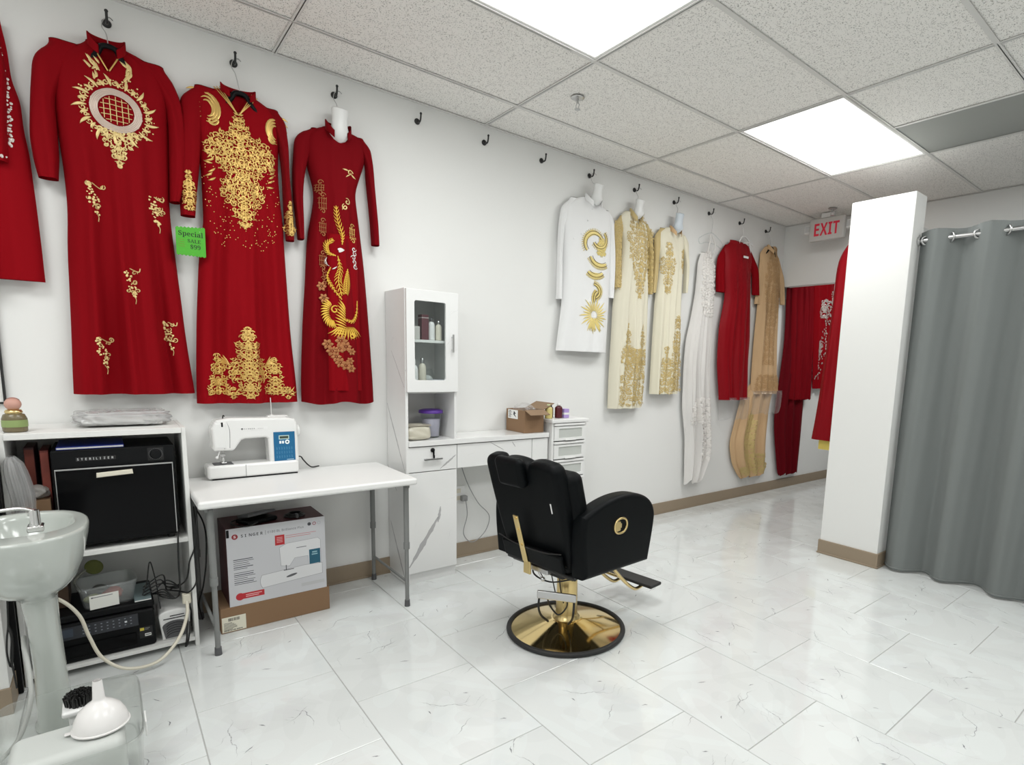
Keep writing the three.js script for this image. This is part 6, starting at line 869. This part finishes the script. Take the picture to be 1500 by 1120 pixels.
  const cr = thing('craft_bits', 'reddish craft scraps inside the clear tub', 'scraps', [0.25, 0.252, 0.045]); for (const [x, y, z, r, m] of [[0.01, 0.025, -0.02, 0.028, mat({ color: lin(0.42, 0.08, 0.05), roughness: 0.7 })], [-0.03, 0.028, 0.025, 0.03, mat({ color: lin(0.10, 0.10, 0.09), roughness: 0.7 })], [0.03, 0.022, 0.045, 0.022, mat({ color: lin(0.25, 0.26, 0.10), roughness: 0.7 })]]) { const s = new THREE.IcosahedronGeometry(r, 3), Q = s.attributes.position; for (let i = 0; i < Q.count; i++) { const n = 1 + 0.25 * Math.sin(120 * Q.getX(i) + 90 * Q.getZ(i)) * Math.cos(110 * Q.getY(i)); Q.setXYZ(i, Q.getX(i) * n * 1.2, Q.getY(i) * n * 0.8, Q.getZ(i) * n * 1.2); } s.computeVertexNormals(); s.translate(x, y, z); obj('scrap', s, m, cr); }
  const lf = thing('fabric_leaf', 'olive green fabric leaf poking out of the clear tub', 'leaf', [0.215, 0.29, 0.10]); obj('blade', (() => { const g3 = new THREE.SphereGeometry(0.03, 16, 12); g3.scale(0.35, 1.1, 1); g3.rotateX(0.6); g3.translate(0, 0.10, -0.02); return g3; })(), mat({ color: lin(0.10, 0.11, 0.025), roughness: 0.8 }), lf); obj('stem', tube([[0, 0, 0.03], [0, 0.05, 0.045], [0, 0.1, 0.0]], 0.006, 20, 6), mat({ color: lin(0.2, 0.2, 0.17), roughness: 0.8 }), lf);
  const bk = thing('teal_folder', 'flat grey-teal folder lying on the printer beside the tub', 'folder', [0, 0.2432, 0]); obj('cover', bx(0.12, 0.338, 0, 0.008, -0.1, -0.042, 0.002), mat({ color: lin(0.18, 0.24, 0.25), roughness: 0.4 }), bk); obj('pages', bx(0.121, 0.3384, 0.002, 0.006, -0.099, -0.043, 0), M.paper, bk);
  const cb = thing('carton', 'dark brown carton behind the pedestal on the bottom shelf', 'box', [0, 0.2432, 0]); obj('body', bx(0.06, 0.24, 0, 0.2, 0.165, 0.28, 0.003), mat({ color: lin(0.09, 0.055, 0.035), roughness: 0.8 }), cb); obj('tape', bx(0.24, 0.2408, 0.09, 0.12, 0.166, 0.279, 0), mat({ color: lin(0.06, 0.05, 0.05), roughness: 0.3 }), cb);
  // router: a white shell with a dark vented front
  const r = thing('router', 'white domed router with a dark vented front on the bottom shelf', 'router', [0.27, 0.0445, -0.176]);
  const o = []; for (let i = 0; i <= 16; i++) { const a = Math.PI * i / 16; o.push([-0.058 * Math.cos(a), 0.11 + 0.025 * Math.sin(a)]); } o.push([0.048, 0.0], [-0.048, 0.0]);
  obj('shell', slab(o, -0.1, 0.17, 0.006), M.whitePlastic, r);
  const v = []; for (let i = 0; i <= 16; i++) { const a = Math.PI * i / 16; v.push([-0.047 * Math.cos(a), 0.062 + 0.024 * Math.sin(a)]); } v.push([0.038, 0.008], [-0.038, 0.008]); obj('vent', slab(v, 0.0705, 0.004, 0.001), M.greyPlastic, r);
  for (let k = 0; k < 5; k++) obj('vent_rib', tube(Array.from({ length: 9 }, (_, i) => { const a = Math.PI * (0.1 + 0.8 * i / 8); return [0.0755, 0.012 + k * 0.011 + 0.02 * Math.sin(a), 0.034 * Math.cos(a)]; }), 0.0012, 16, 5), M.blackPlastic, r);
  obj('slot', [bx(0.0705, 0.072, 0.105, 0.109, -0.034, 0.018, 0.001), bx(0.0705, 0.0725, 0.094, 0.098, -0.04, 0.042, 0.001)], M.blackPlastic, r);
}
{ // cables
  const C = (l, pts, r, m, grp) => tag(obj('cable', tube(pts, r, 90, 6), m), l, 'cable', grp);
  C('thick cream extension cable sagging from the sink to the router', [[0.40, 0.38, 0.27], [0.47, 0.36, 0.18], [0.48, 0.29, 0.13], [0.48, 0.19, 0.105], [0.49, 0.10, 0.073], [0.50, 0.035, 0.004], [0.50, 0.03, -0.096], [0.46, 0.09, -0.175], [0.41, 0.17, -0.215], [0.37, 0.215, -0.222]], 0.0068, M.creamPlastic);
  const pl = thing('plug', 'cream plug at the end of the thick cable', 'plug', [0.355, 0.225, -0.222]); obj('body', bx(-0.02, 0.018, -0.022, 0.022, -0.015, 0.015, 0.006, 2), M.creamPlastic, pl); obj('grip', bx(-0.006, 0.006, -0.024, 0.024, -0.0165, 0.0165, 0.003), M.creamPlastic, pl);
  C('black power cable dropping from the sterilizer', [[0.3, 0.55, -0.218], [0.385, 0.52, -0.205], [0.39, 0.4, -0.20], [0.385, 0.3, -0.198], [0.33, 0.27, -0.19], [0.26, 0.26, -0.16]], 0.0034, M.wire, 'black cables over the shelf');
  C('black cable hanging beside the shelf end panel', [[0.30, 0.62, -0.275], [0.36, 0.55, -0.272], [0.385, 0.46, -0.262], [0.385, 0.4, -0.24], [0.38, 0.32, -0.225], [0.36, 0.29, -0.2], [0.3, 0.27, -0.17]], 0.0034, M.wire, 'black cables over the shelf');
  C('black cable looping down the shelf end panel', [[0.30, 0.66, -0.285], [0.375, 0.54, -0.275], [0.39, 0.42, -0.262], [0.388, 0.3, -0.258], [0.37, 0.255, -0.23], [0.32, 0.25, -0.2], [0.26, 0.25, -0.15]], 0.0034, M.wire, 'black cables over the shelf');
  for (let k = 0; k < 4; k++) C('black cable tangled above the router', [[0.30, 0.255 + 0.012 * k, -0.075], [0.31, 0.275 + 0.02 * k, -0.115 - 0.01 * k], [0.29, 0.30 - 0.015 * k, -0.16], [0.30, 0.25 + 0.008 * k, -0.205], [0.33, 0.225, -0.185], [0.32, 0.235 + 0.012 * k, -0.145], [0.28, 0.245, -0.12 + 0.006 * k]], 0.003, M.wire, 'tangled cables above the router');
  C('thin black wire rising in a peak behind the clear tub', [[0.32, 0.262, -0.07], [0.31, 0.31, -0.088], [0.30, 0.40, -0.105], [0.305, 0.33, -0.118], [0.30, 0.25, -0.125], [0.33, 0.19, -0.128]], 0.0026, M.wire);
  C('black coiled cable end hanging over the bottom shelf edge', [[0.36, 0.16, -0.222], [0.385, 0.10, -0.215], [0.40, 0.05, -0.208], [0.395, 0.018, -0.203], [0.40, 0.03, -0.21], [0.395, 0.08, -0.22], [0.37, 0.12, -0.226]], 0.0034, M.wire);
  C('black cable leaning against the wall under the table', [[0.02, 0.60, -0.285], [0.10, 0.48, -0.33], [0.20, 0.34, -0.32], [0.22, 0.22, -0.30], [0.14, 0.1, -0.285], [0.10, 0.005, -0.30]], 0.0034, M.wire);
}

// ---------------------------------------------------------------- things at the sink
{
  const b = thing('framed_board', 'white board with thin black frame on the wall beside the shelf', 'board', [0, 0, 0]);
  obj('panel', bx(0.002, 0.014, 1.078, 1.70, 0.312, 0.80, 0), M.paper, b); obj('frame', [bx(0.002, 0.02, 1.070, 1.078, 0.304, 0.808, 0.001), bx(0.002, 0.02, 1.70, 1.708, 0.304, 0.808, 0.001), bx(0.002, 0.02, 1.078, 1.70, 0.304, 0.312, 0.001), bx(0.002, 0.02, 1.078, 1.70, 0.80, 0.808, 0.001)], M.blackMetal, b);
  const c = thing('side_cabinet', 'white cabinet with brown base strip beside the shelf unit', 'cabinet', [0, 0, 0]);
  obj('carcass', bx(0.02, 0.56, 0.1, 0.96, 0.326, 0.78, 0.002), M.whiteBoard, c); obj('base_strip', bx(0.02, 0.565, 0, 0.1, 0.322, 0.78, 0.002), M.baseboard, c); obj('black_edge', bx(0.40, 0.42, 0.004, 0.955, 0.3075, 0.3255, 0.001), M.blackPlastic, c);
  tag(obj('hanging_cord', [tube([[0.6, 0.62, 0.30], [0.60, 0.506, 0.299], [0.6, 0.42, 0.303], [0.6, 0.34, 0.308], [0.6, 0.30, 0.314], [0.6, 0.24, 0.318], [0.6, 0.19, 0.312], [0.6, 0.24, 0.304], [0.6, 0.32, 0.302], [0.6, 0.345, 0.308], [0.6, 0.30, 0.303], [0.6, 0.22, 0.31], [0.6, 0.17, 0.307], [0.6, 0.11, 0.304]], 0.003, 120, 6)], M.wire), 'black bundled cord hanging beside the white cabinet', 'cord');
}
{
  const S = thing('pedestal_sink', 'small white ceramic pedestal sink in front of the shelf', 'sink', [0.745, 0, 0.232]);
  const loft = (rows, N = 56, e = 0.86) => { const P = [], I = []; rows.forEach(([y, rx, rz, cx = 0, cz = 0]) => { for (let i = 0; i < N; i++) { const q = i * 6.2832 / N, f = (v) => Math.sign(v) * Math.abs(v) ** e; P.push(cx + rx * f(Math.cos(q)), y, cz + rz * f(Math.sin(q))); } }); for (let j = 0; j < rows.length - 1; j++) for (let i = 0; i < N; i++) { const a = j * N + i, c = j * N + (i + 1) % N; I.push(a, a + N, c, c, a + N, c + N); } const c0 = P.length / 3; const L = rows[rows.length - 1]; P.push(L[3] || 0, L[0], L[4] || 0); for (let i = 0; i < N; i++) I.push((rows.length - 1) * N + i, c0, (rows.length - 1) * N + (i + 1) % N); const g = new THREE.BufferGeometry(); g.setAttribute('position', new THREE.Float32BufferAttribute(P, 3)); g.setIndex(I); g.computeVertexNormals(); g.setAttribute('uv', new THREE.Float32BufferAttribute(new Float32Array(P.length / 3 * 2), 2)); return g; };
  obj('basin', loft([[0.47, 0.062, 0.045, -0.01, -0.02], [0.492, 0.078, 0.056, -0.008, -0.018], [0.51, 0.115, 0.085, -0.004, -0.012], [0.54, 0.155, 0.112, 0, -0.008], [0.59, 0.190, 0.137, 0, -0.003], [0.63, 0.207, 0.150], [0.68, 0.221, 0.161], [0.71, 0.226, 0.165], [0.719, 0.224, 0.163], [0.722, 0.218, 0.157], [0.722, 0.165, 0.135, -0.032], [0.717, 0.155, 0.125, -0.034], [0.70, 0.148, 0.118, -0.036], [0.65, 0.130, 0.10, -0.04], [0.61, 0.095, 0.075, -0.045], [0.595, 0.03, 0.03, -0.05]]), M.ceramic, S);
  obj('pedestal', loft([[0.001, 0.0, 0.0, -0.03, -0.03], [0.001, 0.078, 0.055, -0.03, -0.03], [0.012, 0.079, 0.056, -0.03, -0.03], [0.02, 0.07, 0.048, -0.03, -0.03], [0.2, 0.062, 0.042, -0.025, -0.028], [0.38, 0.059, 0.041, -0.015, -0.024], [0.48, 0.066, 0.047, -0.01, -0.02], [0.50, 0.08, 0.058, -0.006, -0.016]]), M.ceramic, S);
  obj('drain', at(lathe([[0, 0.004], [0.018, 0.003], [0.021, 0], [0, 0]], 22), -0.05, 0.5955, 0), M.chrome, S);
  const f = obj('faucet', [bx(0.055, 0.105, 0.722, 0.742, -0.058, -0.018, 0.005, 2), cyl(0.08, 0.742, 0.79, -0.038, 0.014, 0.012, 22)], M.chrome, S);
  obj('lever', tube([[0.08, 0.787, -0.038], [0.075, 0.797, -0.01], [0.07, 0.795, 0.05], [0.07, 0.788, 0.1]], 0.0055, 20, 8), M.chrome, f); obj('spout', tube([[0.068, 0.765, -0.038], [0.03, 0.772, -0.03], [0.0, 0.76, -0.022]], 0.0085, 16, 10), M.chrome, f);
  tag(obj('drain_hose', tube([[0.70, 0.33, 0.262], [0.76, 0.315, 0.258], [0.81, 0.26, 0.248], [0.85, 0.18, 0.246], [0.86, 0.11, 0.262], [0.87, 0.05, 0.288], [0.89, 0.010, 0.33]], 0.0065, 60, 10), mat({ color: lin(0.45, 0.46, 0.44), roughness: 0.4 })), 'pale grey drain hose curving down beside the sink pedestal', 'hose');
}
{ // tubs and funnel on the floor
  const t = thing('floor_bin', 'low see-through plastic bin standing on the floor by the sink', 'bin', [1.07, 0, 0.148]);
  const P = [], I = [], N = 48, rows = [[0.205, 0.158, 0.002], [0.215, 0.168, 0.01], [0.232, 0.175, 0.168], [0.235, 0.178, 0.169], [0.235, 0.178, 0.173], [0.23, 0.173, 0.173], [0.213, 0.166, 0.012], [0.2, 0.155, 0.006]]; rows.forEach(([a, b, y]) => { for (let i = 0; i < N; i++) { const q = i * 6.2832 / N, f = (v) => Math.sign(v) * Math.abs(v) ** 0.3; P.push(a * f(Math.cos(q)), y, b * f(Math.sin(q))); } }); for (let j = 0; j < rows.length - 1; j++) for (let i = 0; i < N; i++) { const p0 = j * N + i, p1 = j * N + (i + 1) % N; I.push(p0, p0 + N, p1, p1, p0 + N, p1 + N); } const c0 = P.length / 3; P.push(0, 0.006, 0); for (let i = 0; i < N; i++) I.push(c0, 7 * N + (i + 1) % N, 7 * N + i);
  const g = new THREE.BufferGeometry(); g.setAttribute('position', new THREE.Float32BufferAttribute(P, 3)); g.setIndex(I); g.computeVertexNormals(); g.setAttribute('uv', new THREE.Float32BufferAttribute(new Float32Array(P.length / 3 * 2), 2));
  obj('shell', g, mat({ color: lin(0.92, 0.93, 0.92), roughness: 0.15, transmission: 0.93, thickness: 0, side: THREE.DoubleSide }), t);
  obj('clip', bx(0.06, 0.13, 0.12, 0.17, -0.183, -0.178, 0.002), M.whitePlastic, t);
  const c = thing('white_canister', 'white plastic canister with rounded top inside the floor bin', 'canister', [1.165, 0.013, 0.105]); obj('body', bx(-0.085, 0.10, 0, 0.163, -0.088, 0.17, 0.03, 5), mat({ color: lin(0.55, 0.57, 0.55), roughness: 0.35 }), c); obj('lid', at(lathe([[0, 0.0055], [0.04, 0.0055], [0.045, 0.003], [0.045, 0], [0, 0]], 30), 0, 0.1628, -0.033), M.whitePlastic, c);
  const f = thing('funnel', 'white plastic funnel standing upside down on the canister', 'funnel', [1.165, 0.1815, 0.072]);
  obj('cone', lathe([[0.066, 0.004], [0.066, 0.012], [0.062, 0.03], [0.05, 0.055], [0.03, 0.074], [0.018, 0.082], [0.015, 0.09], [0.0115, 0.146], [0.009, 0.146], [0.013, 0.088], [0.028, 0.07], [0.047, 0.05], [0.059, 0.028], [0.063, 0.004]], 48), mat({ color: lin(0.80, 0.78, 0.77), roughness: 0.25 }), f); obj('rim', lathe([[0.062, 0.0], [0.069, 0.0], [0.0705, 0.004], [0.069, 0.007], [0.062, 0.006]], 48), mat({ color: lin(0.80, 0.78, 0.77), roughness: 0.25 }), f); obj('hang_tab', bx(-0.008, 0.008, 0.0, 0.004, 0.068, 0.083, 0.002), mat({ color: lin(0.80, 0.78, 0.77), roughness: 0.25 }), f);
  const b = thing('scrub_brush', 'black bristle brush with white back in the floor bin', 'brush', [0.945, 0.013, 0.125]); obj('back', bx(-0.05, 0.045, 0.128, 0.148, -0.04, 0.045, 0.008, 2), M.whitePlastic, b); obj('stand', bx(-0.03, 0.03, 0, 0.128, -0.03, 0.03, 0.006), M.whitePlastic, b);
  const br = []; for (let i = 0; i < 220; i++) { const a = rr(0, 6.28), q = 0.036 * Math.sqrt(rnd()), x = -0.005 + q * Math.cos(a), z = q * Math.sin(a), h = rr(0.04, 0.052) * (1 - 0.3 * q / 0.036); br.push(rod([x, 0.147, z], [x * 1.1 + rr(-0.004, 0.004), 0.147 + h, z * 1.1 + rr(-0.004, 0.004)], 0.0026, 5)); } obj('bristles', br, M.wire, b).userData.kind = 'stuff';
}

// ---------------------------------------------------------------- styling chair
{
  const t = thing('styling_chair', 'black leather reclining salon chair on a polished gold round base', 'chair', [1.227, 0, -1.684], 0.13);
  obj('base_rim', at(new THREE.TorusGeometry(0.281, 0.0125, 14, 90).rotateX(Math.PI / 2), 0, 0.0135, 0), M.rubber, t);
  obj('base_plate', lathe([[0, 0.006], [0.277, 0.006], [0.277, 0.014], [0.27, 0.017], [0.2, 0.034], [0.12, 0.053], [0.08, 0.0625], [0.066, 0.066], [0, 0.066]], 96), M.gold, t);
  obj('column', [lathe([[0.066, 0.062], [0.066, 0.070], [0.058, 0.078], [0.053, 0.09], [0.051, 0.22], [0.047, 0.33], [0, 0.33]], 48)], M.goldSatin, t);
  obj('seat_frame', [bx(-0.12, 0.12, 0.33, 0.352, -0.16, 0.16, 0.004), bx(-0.20, 0.20, 0.352, 0.372, -0.21, 0.18, 0.004), rod([-0.22, 0.372, 0.185], [0.22, 0.372, 0.185], 0.011)], M.blackMetal, t);
  // foot pump
  const turn = (g) => { g.translate(-0.05, 0, -0.12); g.rotateY(0.5); g.translate(0.05, 0, 0.12); return g; };
  const p = obj('pump_pedal', turn(bx(-0.045, 0.145, 0.205, 0.245, 0.126, 0.140, 0.006, 2)), M.steel, t);
  for (const x of [-0.035, 0.135]) obj('pedal_arm', turn(tube([[x, 0.21, 0.13], [x, 0.165, 0.138], [x + (x < 0 ? 0.008 : -0.008), 0.12, 0.125], [x < 0 ? 0.0 : 0.10, 0.075, 0.09]], 0.0055, 24, 8)), M.blackMetal, p);
  obj('pedal_brace', turn(tube([[0.0, 0.212, 0.12], [0.01, 0.16, 0.10], [0.05, 0.115, 0.09], [0.09, 0.16, 0.10], [0.10, 0.212, 0.12]], 0.004, 30, 8)), M.blackMetal, p);
  for (const [p, r] of [[[[-0.10, 0.345, 0.14], [-0.06, 0.315, 0.17], [0.05, 0.305, 0.17], [0.14, 0.33, 0.13]], 0.004], [[[-0.02, 0.33, 0.1], [-0.01, 0.25, 0.085], [0.0, 0.17, 0.07]], 0.0028], [[[0.04, 0.33, 0.1], [0.035, 0.25, 0.085], [0.045, 0.17, 0.07]], 0.0028]]) obj('control_cable', tube(p, r, 30, 6), M.wire, t);
  // seat
  obj('seat_cushion', bx(-0.205, 0.205, 0.374, 0.485, -0.28, 0.20, 0.035, 5), M.leather, t);
  // arms: padded panels with a rounded top
  const arm = (x0, th) => { const o = new THREE.Shape(); o.moveTo(-0.205, 0.385); o.lineTo(0.262, 0.368); o.bezierCurveTo(0.272, 0.42, 0.30, 0.53, 0.302, 0.585); o.bezierCurveTo(0.302, 0.655, 0.24, 0.705, 0.12, 0.722); o.bezierCurveTo(0.0, 0.735, -0.10, 0.715, -0.215, 0.665); o.bezierCurveTo(-0.235, 0.60, -0.215, 0.48, -0.205, 0.385); const b = 0.022; const g = new THREE.ExtrudeGeometry(o, { depth: th - 2 * b, bevelEnabled: true, bevelThickness: b, bevelSize: b, bevelOffset: -b, bevelSegments: 6, curveSegments: 18 }); g.translate(0, 0, x0 + b); g.applyMatrix4(new THREE.Matrix4().set(0, 0, 1, 0, 0, 1, 0, 0, -1, 0, 0, 0, 0, 0, 0, 1)); return g; };
  const armR = obj('armrest', arm(0.205, 0.088), M.leather, t); const armL = obj('armrest', arm(-0.293, 0.088), M.leather, t);
  { const e = [], dz = 0.018; for (let i = 0; i <= 40; i++) { const a = i * 6.2832 / 40; e.push([0.2945, 0.588 + 0.034 * Math.sin(a), -0.045 + dz + 0.044 * Math.sign(Math.cos(a)) * Math.abs(Math.cos(a)) ** 0.8]); } const m = obj('side_emblem', [tube(e.slice(0, 40), 0.0055, 80, 8, true), slab(roundRect(-0.012, 0.024, 0.566, 0.610, 0.006), 0.291, 0.006, 0.0015), slab([[-0.020, 0.578], [0.034, 0.578], [0.034, 0.598], [-0.020, 0.598]].map(([a, b]) => [a, b]), 0.291, 0.004, 0.0015)], M.goldSatin, armR); }
  // backrest, tilted back: built upright then turned about its foot
  const back = new THREE.Group(); const tilt = (g) => { g.rotateX(0.285); g.translate(0, 0.405, 0.205); return g; };
  const shell = () => { const o = new THREE.Shape(); o.moveTo(-0.205, 0); o.lineTo(0.205, 0); o.bezierCurveTo(0.225, 0.1, 0.235, 0.3, 0.232, 0.44); o.bezierCurveTo(0.232, 0.49, 0.20, 0.497, 0.17, 0.499); o.bezierCurveTo(0.12, 0.508, 0.065, 0.50, 0.055, 0.478); o.bezierCurveTo(0.035, 0.505, -0.10, 0.505, -0.118, 0.478); o.bezierCurveTo(-0.125, 0.50, -0.14, 0.502, -0.17, 0.499); o.bezierCurveTo(-0.20, 0.497, -0.232, 0.49, -0.232, 0.44); o.bezierCurveTo(-0.235, 0.3, -0.225, 0.1, -0.205, 0); const b = 0.028; const g = new THREE.ExtrudeGeometry(o, { depth: 0.075 - 2 * b, bevelEnabled: true, bevelThickness: b, bevelSize: b, bevelOffset: -b, bevelSegments: 7, curveSegments: 16 }); g.translate(0, 0, -0.047); return g; };
  const bk = obj('backrest', tilt(shell()), M.leather, t);
  for (const x of [-0.17, 0, 0.17]) obj('back_channel', tilt((() => { const g = new RoundedBoxGeometry(0.168, 0.40, 0.10, 7, 0.045); g.translate(x, 0.235, -0.098); return g; })()), M.leather, bk);
  obj('headrest', tilt((() => { const g = new RoundedBoxGeometry(0.168, 0.135, 0.05, 7, 0.024); g.translate(-0.034, 0.447, 0.012); return g; })()), M.leather, bk);
  obj('lower_flap', tilt((() => { const g = new RoundedBoxGeometry(0.39, 0.09, 0.022, 4, 0.010); g.translate(0, 0.040, 0.020); return g; })()), M.leather, bk);
  obj('seam', [tilt(tube([[-0.205, 0.105, 0.030], [-0.1, 0.085, 0.0325], [0.1, 0.085, 0.0325], [0.205, 0.105, 0.030]], 0.003, 40, 6))], M.rubber, bk);
  obj('care_tag', tilt(bx(0.196, 0.201, 0.30, 0.345, 0.0285, 0.031, 0)), M.paper, bk);
  const br = obj('recline_bracket', [tilt(bx(-0.062, -0.028, 0.0, 0.24, 0.031, 0.037, 0.002)), bx(-0.066, -0.022, 0.335, 0.42, 0.222, 0.232, 0.002)], M.goldSatin, t);
  for (const y of [0.225, 0.17, 0.09]) obj('bolt', tilt(rod([-0.045, y, 0.036], [-0.045, y, 0.041], 0.006, 14)), M.goldSatin, br);
  obj('release_lever', [rod([-0.02, 0.36, 0.19], [0.03, 0.325, 0.20], 0.006), at(new THREE.SphereGeometry(0.011, 14, 10), 0.032, 0.322, 0.20), bx(-0.06, 0.06, 0.345, 0.37, 0.16, 0.2, 0.004)], M.steel, t);
  // footrest
  const ft = obj('footrest', bx(-0.155, 0.155, 0.108, 0.126, -0.60, -0.50, 0.006, 2), M.rubber, t);
  for (const x of [-0.075, 0.075]) obj('footrest_tube', tube([[x, 0.36, -0.17], [x, 0.31, -0.22], [x, 0.2, -0.33], [x, 0.125, -0.42], [x, 0.098, -0.47], [x, 0.1, -0.52], [x, 0.106, -0.56]], 0.0095, 40, 10), M.gold, ft);
  obj('footrest_bar', rod([-0.075, 0.2, -0.33], [0.075, 0.2, -0.33], 0.007), M.gold, ft);
}
renderer.render(scene, camera);
